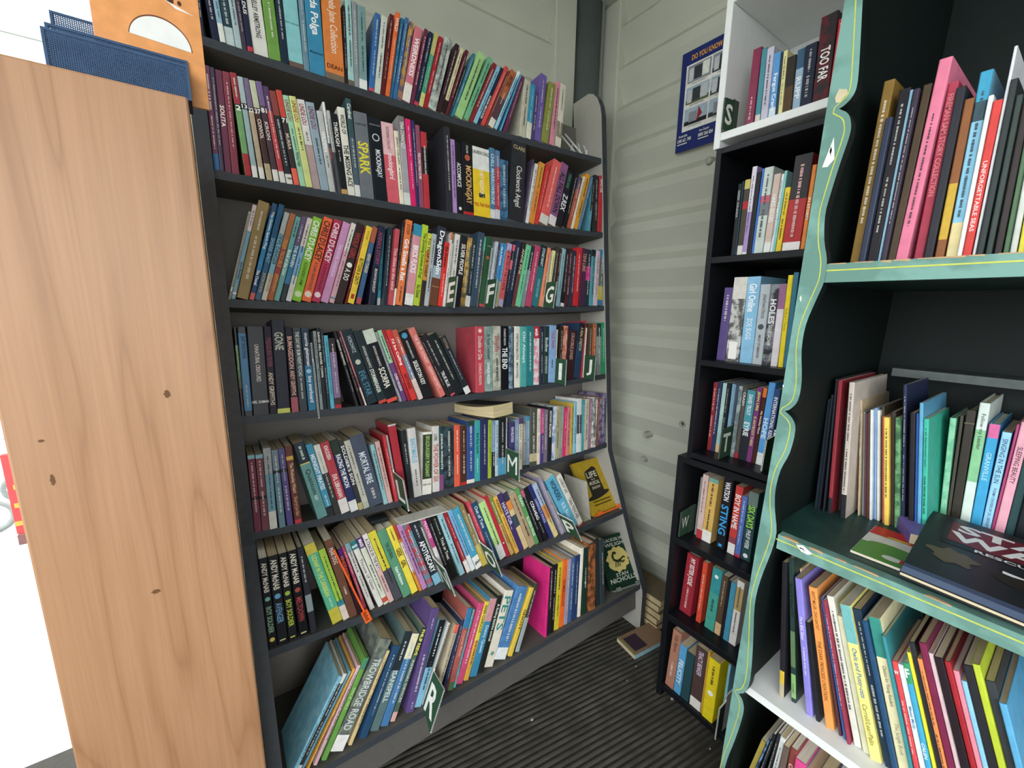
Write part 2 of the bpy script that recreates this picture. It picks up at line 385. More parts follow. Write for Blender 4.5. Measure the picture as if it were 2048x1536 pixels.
gp('shelf_board', box(GX + .021, 1.355, YN - .02, gleft(-1.17) - .0145, -1.19 + Z0, -1.17 + Z0), dk)
gp('half_shelf', box(1.27, 1.355, YN - .02, .27, -.146 + Z0, -.128 + Z0), mat('5a625f', .4))
# pinstripe along the scallops
off = []
for i, (y, z) in enumerate(edge):
    a = np.array(edge[max(i - 2, 0)]); b = np.array(edge[min(i + 2, len(edge) - 1)]); d = (b - a) / np.linalg.norm(b - a)
    nrm = np.array([-d[1], d[0]])
    if nrm[0] < 0: nrm = -nrm
    off.append((np.array([y, z]) + nrm * .0085 * np.array([1, 1]), nrm))
V, F = [], []
for i, (p, nrm) in enumerate(off):
    for s in (-.0009, .0009): V.append((GX - .0006, p[0] + nrm[0] * s, p[1] + nrm[1] * s + Z0))
F = [(2 * i, 2 * i + 1, 2 * i + 3, 2 * i + 2) for i in range(len(off) - 1)]
obj('pinstripe', V, F, yel, gcase, M=GM)
P = hit(1650, 330, (GX, 0, 0), (1, 0, 0))
def chip(pts, m, nm='paint_chip', x=GX - .0007):
    Q = [hit(a, b, (x, 0, 0), (1, 0, 0)) for a, b in pts]; obj(nm, Q, [tuple(range(len(Q)))], m, gcase, M=GM)
chip([(1668, 274), (1669, 318), (1655, 334), (1644, 335)], mat('dfe6dc', .6), 'torn_sticker')
chip([(1662, 292), (1664, 300), (1661, 310), (1664, 313), (1659, 304)], mat('24282a', .6), 'ink_mark')
chip([(1670, 196), (1678, 178), (1694, 178), (1696, 186), (1680, 204), (1672, 206)], mat('c9bd9c', .7))
chip([(1599, 596), (1603, 590), (1603, 600), (1601, 604)], mat('e2e2cc', .7))
chip([(1565, 771), (1567, 769), (1568, 773), (1566, 775)], mat('e8ece8', .7))
Q = [(1592, 1089), (1606, 1091), (1625, 1108), (1616, 1110), (1602, 1103)]
chip(Q, mat('e8ece8', .6), 'paper_sticker')
chip([(1598, 1094), (1601, 1098), (1606, 1097), (1611, 1105), (1607, 1099), (1601, 1095)], mat('24282a', .6), 'ink_mark', GX - .0012)

# ------------------------------------------------------------------ wooden cabinet on the left
wood = wood_mat(); WY = .78
cab = empty('wooden_cabinet', (-.119, WY, 0)); tag(cab, 'tall honey-coloured wooden cabinet end panel with knots at the left', 'cabinet')
WM = Matrix.Translation((.119, -WY, 0))
def wp(n, *b, w=.003): return bev(obj(n, *box(*b), wood, cab, M=WM), w)
WH = Z0 + .277
wp('end_panel', -.236, -.0042, WY, WY + .022, -.055, WH)
wp('top_board', -.236, -.0042, WY + .0222, 1.05, WH - .0218, WH)
wp('side_panel', -.236, -.216, WY + .0222, 1.03, -.055, WH - .022); wp('side_panel', -.0245, -.0045, WY + .0222, 1.03, -.055, WH - .022)
wp('back_board', -.236, -.0045, 1.0305, 1.05, -.055, WH - .022)
kn = mat('6b4a30', .6)
for (px_, py_, a, b) in ((334, 788, .0035, .006), (312, 1183, .005, .0035), (82, 882, .003, .002), (105, 960, .0022, .008)):
    P = hit(px_, py_, (0, WY - .0003, 0), (0, 1, 0)); e = ell(0, 0, a, b, 14)
    obj('knot', [(P[0] + x * (1 + .3 * math.sin(3 * i)), WY - .0003, P[2] + z) for i, (x, z) in enumerate(e)], [tuple(range(14))], kn, cab, M=WM)
# ------------------------------------------------------------------ books
NAMES = [('black', '1c1c20'), ('charcoal', '3a3d42'), ('grey', '85878a'), ('silver grey', 'b3b8ba'), ('white', 'e8e6e0'), ('cream', 'e6dcb8'), ('tan', 'c0a078'), ('brown', '6e4a35'), ('dark brown', '3e2c26'),
    ('maroon', '6b2433'), ('red', 'c23035'), ('dark red', '8c2428'), ('coral', 'e0706a'), ('orange', 'e07a35'), ('yellow', 'e8cc3a'), ('mustard', 'b09330'), ('olive', '7a7a3c'), ('lime green', 'a8c83c'), ('green', '4f8a4c'),
    ('pale green', 'aad0a8'), ('dark green', '22402f'), ('teal', '3d8f8f'), ('dark teal', '22505a'), ('light blue', '9cc4d8'), ('sky blue', '5aa8d0'), ('blue', '356a9c'), ('navy', '1f2748'), ('slate blue', '5c7288'),
    ('purple', '5c4480'), ('lilac', 'a890c4'), ('mauve', '8a6878'), ('plum', '4a2440'), ('pink', 'dc9cb0'), ('hot pink', 'd83c80'), ('magenta', 'b02860')]
def cname(hx):
    hx = hx.lstrip('#'); hx = ''.join(c * 2 for c in hx) if len(hx) == 3 else hx
    a = [int(hx[i:i + 2], 16) for i in (0, 2, 4)]
    return min(NAMES, key=lambda q: sum((a[k] - int(q[1][2 * k:2 * k + 2], 16)) ** 2 for k in range(3)))[0]
def ordn(n): return '%d%s' % (n, 'th' if 10 <= n % 100 <= 20 else {1: 'st', 2: 'nd', 3: 'rd'}.get(n % 10, 'th'))
class Frame:
    def __init__(s, O, U, V, N): s.O, s.U, s.V, s.N = map(lambda q: np.array(q, float), (O, U, V, N))
    def P(s, u, v, n=0): return s.O + s.U * u + s.V * v + s.N * n
    def uv(s, px, py, n=0):
        d = hit(px, py, s.O + s.N * n, s.N) - s.O; return d @ s.U, d @ s.V
    def u_at(s, px, sv, n):
        lo, hi = (-.3, 1.5) if s.U[0] > .5 else (-.75, .42)
        a, b = lo, hi
        fa = pix(s.P(a, sv(a), n))[0]; fb = pix(s.P(b, sv(b), n))[0]
        for _ in range(40):
            m = (a + b) / 2; f = pix(s.P(m, sv(m), n))[0]
            if (f < px) == (fa < fb): a = m
            else: b = m
        return (a + b) / 2
    def M(s, u, v, n, th=0):
        x = s.U * math.cos(th) - s.V * math.sin(th); z = s.U * math.sin(th) + s.V * math.cos(th); y = -s.N; o = s.P(u, v, n)
        return Matrix(((x[0], y[0], z[0], o[0]), (x[1], y[1], z[1], o[1]), (x[2], y[2], z[2], o[2]), (0, 0, 0, 1)))
LEFT = Frame(O_, U_, V_, N_)
def lum(h): c = lin(h); return .2 * c[0] + .7 * c[1] + .1 * c[2]
def parse(spec):
    base, mot, bands = None, None, []
    for tok in spec.split(','):
        if base is None: base = tok
        elif tok[0] == 'm': mot = tok[1:]
        else:
            q = tok[1:].split(':')
            if tok[0] == 't': bands.append((1 - float(q[1]), 1, q[0]))
            elif tok[0] == 'b': bands.append((0, float(q[1]), q[0]))
            else: bands.append((float(q[1]), float(q[2]), q[0]))
    return base, mot, bands
def title_mesh(title, t, h, base, bands, r):
    mats_, p, emb = [], art(), []
    def mi(c):
        if c not in mats_: mats_.append(c)
        return mats_.index(c)
    def auto(z):
        c = base
        for a, b, col in bands:
            if a <= z <= b: c = col
        return 'f0ece2' if lum(c) < .30 else '26242a'
    if title == '*':
        title = '~*~.08~.42|~*~.48~.80' if r.random() < .6 else '~*~.10~.75'
    def soft(c):
        f = lambda h_: [int((''.join(x * 2 for x in h_) if len(h_) == 3 else h_)[i:i + 2], 16) for i in (0, 2, 4)]
        return '%02x%02x%02x' % tuple(int(x * .68 + y * .32) for x, y in zip(f(c), f(base)))
    for sg in title.split('|'):
        q = sg.split('~'); hor = q[0].startswith('='); tx = q[0].lstrip('=')
        col = q[1] if len(q) > 1 and q[1] else ''; a = float(q[2]) if len(q) > 2 and q[2] else .08; b = float(q[3]) if len(q) > 3 and q[3] else .86
        k = float(q[4]) if len(q) > 4 else .62; ox = float(q[5]) if len(q) > 5 else 0
        zc = h * (1 - (a + b) / 2)
        if tx == '*' or (tx == '' and col == '*'):
            z = h * (1 - a); zz = h * (1 - b); c = mi(soft(auto(1 - (a + b) / 2))); q_ = r.uniform(.08, .15)
            while z > zz:
                L = r.uniform(.0015, .005); e_ = r.uniform(.7, 1); rect(p, -t * q_ * e_, t * q_ * e_, max(zz, z - L), z, c); z -= L + r.choice((.0007, .0007, .003))
            continue
        c = mi(col or auto(1 - (a + b) / 2))
        if tx == 'O!': q_ = art(); poly(q_, ell(ox * t, zc, t * k / 2, t * k / 2, 18), 0); emb.append((q_, mats_[c]))
        elif tx == '#': q_ = art(); rect(q_, -t * k / 2, t * k / 2, h * (1 - b), h * (1 - a), 0); emb.append((q_, mats_[c]))
        elif hor: print_text(p, tx, ox * t, zc, t * k * 1.35, h * (b - a), c, 0, .03)
        else: print_text(p, tx, ox * t, zc, h * (b - a), t * k, c, 1, .03 if k >= .6 else .01)
    return p, mats_, emb
def make_book(M, t, h, D, spec, title, kind='paperback', pg=None, r=rng, rough=None):
    base, mot, bands = parse(spec)
    hard = kind == 'hardback'
    c = min(.0024 if hard else .0007, t * .18); ro = min(.0016, t * .25); ins = .003 if hard else .0006
    prof = [(-t / 2, D), (-t / 2, ro), (-t / 2 + ro * .35, ro * .3), (-t / 2 + ro, 0), (t / 2 - ro, 0), (t / 2 - ro * .35, ro * .3), (t / 2, ro), (t / 2, D), (t / 2 - c, D), (t / 2 - c, ro + c * 1.5), (-t / 2 + c, ro + c * 1.5), (-t / 2 + c, D)]
    lev = sorted({0., 1.} | {a for a, b, _ in bands} | {b for a, b, _ in bands}); n = len(prof)
    if rough is None: rough = r.choice((.3, .4, .5))
    ms = [mat(base, rough, mot, scale=45 if mot else 40)]; V, F, mi = [], [], []
    for l in lev: V += [(x, y, l * h) for x, y in prof]
    for k in range(len(lev) - 1):
        mid = (lev[k] + lev[k + 1]) / 2; m = 0
        for a, b, col in bands:
            if a <= mid <= b:
                mm = mat(col, rough)
                if mm not in ms: ms.append(mm)
                m = ms.index(mm)
        for i in range(n):
            j = (i + 1) % n; F.append((k * n + i, k * n + j, (k + 1) * n + j, (k + 1) * n + i)); mi.append(m if 1 <= i <= 5 else 0)
    e = (len(lev) - 1) * n
    for cap in ((0, 1, 10, 11), (1, 2, 3, 4, 5, 6, 9, 10), (6, 7, 8, 9)):
        F.append(cap); F.append(tuple(e + q for q in cap)); mi += [0, 0]
    o = obj(kind, V, F, ms, None, mi, M); fixn(o)
    y0 = ro + c * 1.5 + .0002; y1 = D - (.003 if hard else .0004)
    obj('page_block', *box(-t / 2 + c + .0001, t / 2 - c - .0001, y0, y1, ins, h - ins), pages_mat(pg or r.choice(('e2d3b0', 'd8c6a2', 'cdb890', 'e9e0cc'))), o)
    if title:
        p, cols, emb = title_mesh(title, t, h, base, bands, r)
        for k, (q, c_) in enumerate(emb): obj('emblem', [(x, -.0003 - LZ * (k + 1), z) for x, z in q[0]], q[1], mat(c_, .5, var=.02), o)
        if p[0]: obj('spine_print', [(x, -.0003 - LZ * k, z) for (x, z), k in zip(p[0], p[3])], p[1], [mat(q, .5, var=.02) for q in cols], o, p[2])
    return o
def make_divider(M, letter, H=.185, D=.115, out=.054, vb=-.008, vt=.085, plate='e4e4de', face='2f4f38', side=-1):
    """corflute sheet standing between books with a lettered tab sticking out; local x thickness, y depth, z up"""
    th = .0036
    o = empty('letter_divider', M=M)
    pm = mat(plate, .5, var=.03); gm_ = mat(face, .5, var=.05)
    pl = [(D, 0), (D, H), (0, H), (0, vt + .004), (0, 0)]
    V, F = prism(pl, 'x', -th / 2, th / 2); fixn(obj('plate', V, F, pm, o))
    V, F = prism([(-.0002, .0005 if vb < 0 else vb), (-.0002, vt), (-out, vt - .004), (-out, vb)], 'x', -th / 2, th / 2); fixn(obj('tab', V, F, [gm_, pm], o, [0, 0, 1, 1, 1, 1]))
    S, F2 = [], []
    z = vb + .004
    while z < vt - .004: S.append((-th / 2 + .0006, th / 2 - .0006, -out - .0003, -out + .0002, z, z + .0026)); z += .0046
    z = vt + .008
    while z < H - .003: S.append((-th / 2 + .0006, th / 2 - .0006, -.0003, .0002, z, z + .0026)); z += .0046
    obj('flute_openings', *boxes(S), mat('4a4c4a', .8), o)['kind'] = 'stuff'
    if letter:
        p = art(); print_text(p, letter, -out / 2, (vb + vt) / 2, out * .74, (vt - vb) * .62, 0, 0, .0 if letter in 'MNW' else .03)
        # seen from -x: the tab's outer end is on the right
        obj('letter', [(-th / 2 - .0004, -(x + out), z) if side < 0 else (th / 2 + .0004, x, z) for x, z in p[0]], p[1], mat('f0efe6', .5), o)
    return o
BOOKN = 0
def place_row(fr, n, sv, keys, items, shelf, group, D=None, lim=(-9, 9), kind='paperback', ratio=.65, maxD=.127, jit=.004):
    """items: (xb, ytop|None, spec, title[, opts]); (x,'g') closes a gap; (x,'D',letter[,opts]) divider"""
    global BOOKN
    K = []
    for xb, xt, yt in keys:
        u0 = fr.u_at(xb, sv, n); u1, v1 = fr.uv(xt, yt, n); K.append((u0, math.atan2(u1 - u0, v1 - sv(u0))))
    K.sort()
    ku = [k[0] for k in K]; ka = [k[1] for k in K]
    L = []
    for it in items: L.append([fr.u_at(it[0], sv, n), it])
    bk = []
    for i, (u, it) in enumerate(L):
        if it[1] == 'g': continue
        un = L[i + 1][0] if i + 1 < len(L) else u + .02
        op = it[4] if len(it) > 4 and isinstance(it[4], dict) else (it[3] if it[1] == 'D' and len(it) > 3 else {})
        th = math.radians(op['a']) if 'a' in op else float(np.interp(u, ku, ka))
        if it[1] == 'D': t, h = .0042, op.get('H', .185)
        else:
            t = max(.0032, (un - u) * math.cos(th) - .0005)
            if 'h' in op: h = op['h']
            else:
                a, b = .04, .6
                for _ in range(34):
                    s = (a + b) / 2
                    if pix(fr.P(u + s * math.sin(th), sv(u) + s * math.cos(th), n))[1] > it[1]: a = s
                    else: b = s
                h = (a + b) / 2
        bk.append(dict(u=u, t=t, h=h, th=th, it=it, op=op))
    G = .0004
    def edges(b):
        s, c = math.sin(b['th']), math.cos(b['th']); piv = b['u'] + (b['t'] * c if b['th'] >= 0 else 0); vs_ = sv(piv)
        if b['th'] >= 0: r0 = (piv, vs_); l0 = (piv - b['t'] * c, vs_ + b['t'] * s)
        else: l0 = (piv, vs_); r0 = (piv + b['t'] * c, vs_ - b['t'] * s)
        return l0, (l0[0] + b['h'] * s, l0[1] + b['h'] * c), r0, (r0[0] + b['h'] * s, r0[1] + b['h'] * c)
    def clear(a, b):
        _, _, r0, r1 = edges(a); l0, l1, _, _ = edges(b)
        lo, hi = max(r0[1], l0[1]), min(r1[1], l1[1]); f = lambda p, q, v: p[0] + (q[0] - p[0]) * (v - p[1]) / (q[1] - p[1])
        g = min(f(l0, l1, v) - f(r0, r1, v) for v in (lo, hi))
        # a corner of one against the edge of the other just outside the shared band
        return g
    if bk and lim[0] > -8:
        for _ in range(3):
            l0, l1, _r, _q = edges(bk[0]); d = lim[0] - min(l0[0], l1[0])
            if d > 0:
                if l1[0] < l0[0]: bk[0]['th'] = max(bk[0]['th'], -.004)
                l0, l1, _r, _q = edges(bk[0]); d = max(0, lim[0] - min(l0[0], l1[0])); bk[0]['u'] += d
    for a, b in zip(bk, bk[1:]):
        need = G - clear(a, b)
        if need > 0:
            mint = .0036 if a['it'][1] == 'D' else max(.0034, a['t'] * .45)
            cut = min(need, max(0, a['t'] - mint)); a['t'] -= cut
            rest = G - clear(a, b)
            if rest > 0:
                b['u'] += rest
                if b['it'][1] != 'D': b['t'] = max(.0032, b['t'] - rest * .8)
    cnt = 0
    for b in bk:
        it, op = b['it'], b['op']; th = b['th']
        l0, l1, r0, r1 = edges(b)
        base = ((l0[0] + r0[0]) / 2, (l0[1] + r0[1]) / 2)
        rec = op.get('r', rng.uniform(0, jit)); nn = n - rec
        lift = max(0, sv(l0[0]) - l0[1], sv(r0[0]) - r0[1])
        M = fr.M(base[0], base[1] + .0002 + lift, nn, th)
        if it[1] == 'D':
            o = make_divider(M, it[2], **{k: v for k, v in op.items() if k in ('H', 'D', 'out', 'vb', 'vt', 'plate', 'face', 'side')})
            tag(o, op.get('l') or 'green and white divider card lettered %s on the %s' % (it[2], shelf), 'divider', 'letter dividers'); continue
        cnt += 1; kd = op.get('k', kind)
        dd = op.get('D') or D or min(b['h'] * ratio, maxD)
        dd = min(dd, maxD - rec) if not op.get('D') else dd
        o = make_book(M, b['t'], b['h'], dd, it[2], it[3], kd, op.get('pg'))
        base_, mot, bands = parse(it[2]); cn = cname(base_)
        feat = ''
        if mot: feat = ' mottled with ' + cname(mot)
        elif bands:
            bb = bands[-1]; w = cname(bb[2])
            if w != cn: feat = (' with %s foot' if bb[0] == 0 else ' with %s top' if bb[1] == 1 else ' with %s band') % w
        size = 'slim ' if b['t'] < .009 else 'thick ' if b['t'] > .026 else ''
        lab = '%s%s %s%s, %s from left on %s' % (size, cn, kd.replace('_', ' '), feat, ordn(cnt), shelf)
        if len(lab.split()) > 16: lab = '%s%s %s, %s from left on %s' % (size, cn, kd.replace('_', ' '), ordn(cnt), shelf)
        if len(lab.split()) > 16: lab = '%s %s, %s from left on %s' % (cn, kd.replace('_', ' '), ordn(cnt), shelf)
        tag(o, lab, 'book', group); BOOKN += 1
    return bk
def sv_left(i): return lambda u: BV[i] + BT + sag(i, u)
# ------------------------------------------------------------------ rows of the grey bookcase (pixel x of the spine foot, pixel y of its top)
S_ = "grey bookcase's %s shelf"; G_ = 'books on the %s shelf of the leaning grey bookcase'
def left_row(i, word, n, keys, items, **kw):
    place_row(LEFT, n, sv_left(i), keys, items, S_ % word, G_ % word, lim=(XL + .0008, 9), **kw)
H = lambda h, **k: dict(h=h, **k)
left_row(0, 'top', -.002, [(412, 398, 0), (652.5, 643, 0), (722, 717, 0), (737.8, 751, 23), (805, 832, 53), (857, 892, 75), (911, 959, 107), (939, 989, 127), (989, 1037, 143.5), (1012, 1048, 152), (1040, 1051, 158.6), (1066, 1076, 170), (1083, 1100, 165), (1112, 1123, 167)], [
    (402, None, '2a3246', '*', H(.178)), (420, None, '20263a', '*', H(.19)), (440.6, None, '8fb0c4,bd8dcd4:.2', '*', H(.18)), (453, None, '2c4650,bb8c8c8:.18', '*', H(.198)), (472, None, 'a9bcc0', '*', H(.178)), (486, None, '463c4c', '*', H(.18)), (496, None, '232a40,bc04050:.05', 'SLIM ALDUS~~.1~.8', H(.198)),
    (508, None, 'd8d6d0', 'KELLEY ARMSTRONG~333~.42~.82|*~~.1~.35', H(.2)), (539, None, '6f9a4c', '*', H(.225)), (563.6, None, '1f2f40', '*', H(.198)), (579, None, '88c4c8,b6b5a50:.05', "=DON'T LOOK NOW~3c6a70~.55~.62~.7", H(.225, k='hardback')), (609, None, '6f8c9c', '*', H(.21)),
    (621, None, '3c88ac', 'Olga da Polga~f4f4f0~.05~.62|=Michael Bond~1c3a50~.76~.82~.6', H(.23, k='hardback')), (652.5, None, 'dc8244,b7a6858:.06', 'The Pamela Jane Collection~f2e4d0~.05~.75~.5|=DEAN~5a2c14~.86~.9~.6', H(.245, k='hardback')), (691, None, '2a2228', '*', H(.18)),
    (697.6, None, 'a4ccc8,b6b6258:.06', '*', H(.2)), (710, None, '8f9598', '*', H(.2)), (720, None, '7d9c9c,be8eae6:.12', '*', H(.198)), (736.5, 'g'),
    (738, 25, '3a6ca4,bc84c5c:.04', '*'), (749, 30, 'd2d6cc', '*'), (762, 27, '5c2428', '*'), (771, 24, 'e46c3c', 'WILD~~.04~.25|~*~.3~.8'), (780, 34, '2f6c90', '*'), (787, 34, '3c6ca0', '*'), (795, 42, '6a5a70,mc0903c', '*'), (805, 54, 'd47884,bece4dc:.24', 'WEIRDNESS~fff~.14~.66~.6'), (821, 57, '6e3048', '*'), (829, 63, '222c44,bc84060:.05', '*'), (838, 66, '4a9c7c,tc8b870:.3,bd4cc80:.18', '*'), (847, 73, 'a82c34', '*'),
    (857, 76, 'c4c8c0,m8a9490', '*'), (874, 89, '38222a', '*'), (883, 97, 'e2d6ac,b2c2022:.2', '*'), (891, 101, '5e2630', '*'), (898, 113, '3a4048', '*', H(.165)), (903, 107, '3a7c94', '*'), (911, 107, 'a4d08c', '*'), (928, 116, '74b48c', '*'), (939, 127, '8c3034', '*'), (948, 135, '8cc4dc', '*'), (956, 136, '243048', 'SUSAN BROCKER~~.5~.9'), (963, 134, 'd85048', '*'), (971, 142, '7a4640', '*'), (977, 143, 'b46440,b5c4048:.5,be4e0d8:.14', 'INTEL~2c1c1c~.1~.3|~*~.4~.6'), (989, 144, '9ccce0,te8ece8:.12', '*'), (1000, 149, '5aa8cc', '*'), (1007, 153, '6c3458', '*'), (1015.5, 'g'),
    (1040, 159, 'c4c0ac', '*'), (1053, 168, '3c94b4,be4dfc8:.3', '*'), (1063, 172, '4a4470', '*', H(.155)), (1070, 148, '6e5ca0', '*'), (1083, 166, '8c9048', '*'), (1100, 163, 'd890a0', '*'), (1112, 168, 'dcd6c4,x8c8474:.15:.4', '*'), (1123, 'g')])
left_row(1, 'second', -.002, [(427, 405, 128), (464.6, 444, 140.5), (491, 459.5, 143.6), (506, 474, 151), (534, 498, 158), (574, 538, 178.5), (602, 566, 189), (643, 611, 202), (697, 675, 212), (722, 705.6, 219.5), (777, 762, 241), (810, 795.6, 230), (850, 842, 261.6), (894, 887, 252), (949.7, 946, 291.7), (1001, 1001, 318), (1018, 1025, 283), (1052, 1072, 328), (1079, 1109, 324), (1097, 1125, 329), (1126, 1152, 346), (1157, 1184, 354), (1185, 1189, 350), (1196, 1200, 352)], [
    (427, 128, '6c4258,b3c6c9c:.16', '*'), (441, 133, '4a4458', '*'), (450, 136, '6e4054', 'SOLITA~~.34~.55'), (465, 140.5, '84404f', '*'), (480, 'g'),
    (491, 143.6, '74a06c,ta03a48:.3,x203828:.66:.7,ba83840:.22', '=2~fff~.31~.36~.6|*~~.05~.25', dict(r=0)), (505.6, 151, '9cb4b8,ta8bcbf:.26,x24282c:.68:.74,be4e2dc:.12', '=13~fff~.27~.31~.7'), (520, 153.5, 'b8a48c,t7a6c8c:.28,x50463c:.67:.72,be4e2dc:.12', '=22~fff~.29~.33~.7'), (534, 158, '4a3434,tc4c8ac:.27,bb8a888:.17', '=37~fff~.28~.33~.7|CONVOL~e8dcd0~.38~.58'), (548, 161, '4c3c44,t766490:.24,be4e2dc:.12', '=81~fff~.26~.31~.7|KRON~e0d0d0~.4~.58'), (561, 170, 'c04a50,t5a4468:.25,be4e2dc:.12', '*'), (574, 178.5, '2a3038,t8c4844:.26,be4e2dc:.11', '~*~.3~.8|=T BEN~333~.92~.96~.6'), (588.7, 178.5, '3c3234,tcc4c40:.28,bf06a58:.18', '=71~fff~.29~.34~.7|MURRA~e0c8b8~.45~.62'),
    (601, 189, 'a4d4b4', 'LINDIE LOU~8c2c30~.05~.28|*~~.36~.6|Flying High~506860~.62~.78'), (613, 191, 'd4dc90', 'LINDIE LOU~a04820~.05~.28|*~~.34~.6'), (626.6, 196, 'b49c9c,te0dcd8:.5', 'LINDIE LOU~8c3038~.05~.28|*~~.36~.46'), (643, 202, '98acb8', 'LINDIE LOU~7c3850~.05~.3|*~~.4~.7'), (660, 220, 'c0c2c0', 'WILDERN~fff~.25~.5|*~~.55~.7'), (672, 203, 'e8e8e6,b3c3440:.55,x8a4a40:.38:.5', '*'), (677, 220, 'b8bab8,b4c4c50:.5', '*'), (684, 225, '1e2226,bc49c60:.06', 'THROUGH~~.1~.4|~*~.45~.6'), (697, 212, 'e6e2d6', 'WORLD OF~222~.08~.3~.7|THE MISSING ACE~222~.42~.9~.7'), (711.7, 195, '3c565c,b50606c:.6,be0e0dc:.12', 'Cardinal~~.05~.2|~*~.4~.7'),
    (723, 219.5, '70747a', '=ROBERT TERRY~2c2c30~.08~.2~.6|SPARK~e8dc40~.34~.72~.75'), (750.7, 232, '1c2028', '=SUZANNE COLLINS~888c94~.05~.12~.6|O!~e0e4e4~.17~.3~.55|O!~1c2028~.18~.29~.42|MOCKINGJAY~e8eaec~.38~.72'), (777, 241, 'd8606c,te8b8bc:.4', 'SUZANNE COLLINS~2c1c20~.05~.33~.45|mockingbird~fff~.38~.7~.55'), (801, 260, 'ece4cc', 'JENNY COLGAN~555~.08~.45|*~~.5~.8'), (810, 230, 'a8a4a8,t7c7478:.3,bd8dcd4:.14', 'TINA CONNOLLY~~.06~.36'), (823, 236, 'dc2c6c', '*'), (834, 239, '383464', '*'), (841, 248, '945068', 'THE LONG WALK HOME~~.33~.65'), (850, 262, 'bc3c44,x202026:.45:.8', 'NORTHERN MONKEY SURVIVAL GUIDE~f0e8e0~.18~.55~.6'), (861.5, 'g'),
    (894, 252, '33333a', '*', dict(r=0)), (906.7, 277, 'b48cc8', '*'), (916, 283, '1e1e22', 'ACCOMPLICE~e8e8e8~.28~.62~.7|O!~e8e8e8~.9~.95~.5'), (928, 282, '1c1c20,bb83030:.04', 'COLLINS~~.04~.15~.4|O!~b45c40~.18~.24~.5|MOCKINGJAY~e0b070~.32~.85~.7'), (949, 292, 'ecc830,te6e6e2:.32', '=LAUREN CHILD~333~.05~.1~.75|RUBY REDFORT~f4f0dc~.3~.72~.5|#~1c1c1c~.66~.72~.35~0|=FEEL THE FEAR~b03020~.76~.9~.7'), (982, 295, '4a7c9c,bd8d8d4:.13', 'CHILL MARROWBONE~c8dce8~.08~.8~.7'), (991.6, 300, 'b84450,t5a80a8:.24,bc8ccd4:.14', '*'), (1001, 318, '34506c,m4a7ca0', '*'), (1018, 283, '2e2e32', '=CLARE~b8a880~.05~.1~.6|Clockwork Angel~e8e8e6~.3~.82~.5', dict(r=0)), (1047, 319, '4c4058', '*'), (1052, 328, 'dcdcd6', '*'), (1059, 326, 'dc8c40,td49a40:.4', '*'), (1070, 331, 'c83c38', '*'), (1079, 324, 'e06460,bd8d4cc:.14', '*', dict(r=0)), (1097, 329, '8c5c84,be0d8d8:.15', 'ALL FALL DOWN~1c141c~.15~.8~.7'), (1112, 345, '26222a', 'STEVE COLE~58a880~.05~.3|Z.REX~f0f0f0~.42~.72~.7'), (1126, 346, '1e1e22', '*'), (1134.5, 355, 'b05c48,t60506c:.25', '*'), (1143, 354, 'ece0c8', '*'), (1148, 350, 'e0a038', '*'), (1157, 354, '5c80a4', '*'), (1165, 'g'),
    (1178, 362, '5c98a8,t2c2422:.6', '*'), (1186, 350, '2e2e30', '*'), (1196, 352, 'bc343c', 'MASTER~~.06~.3'), (1203.5, 'g')])
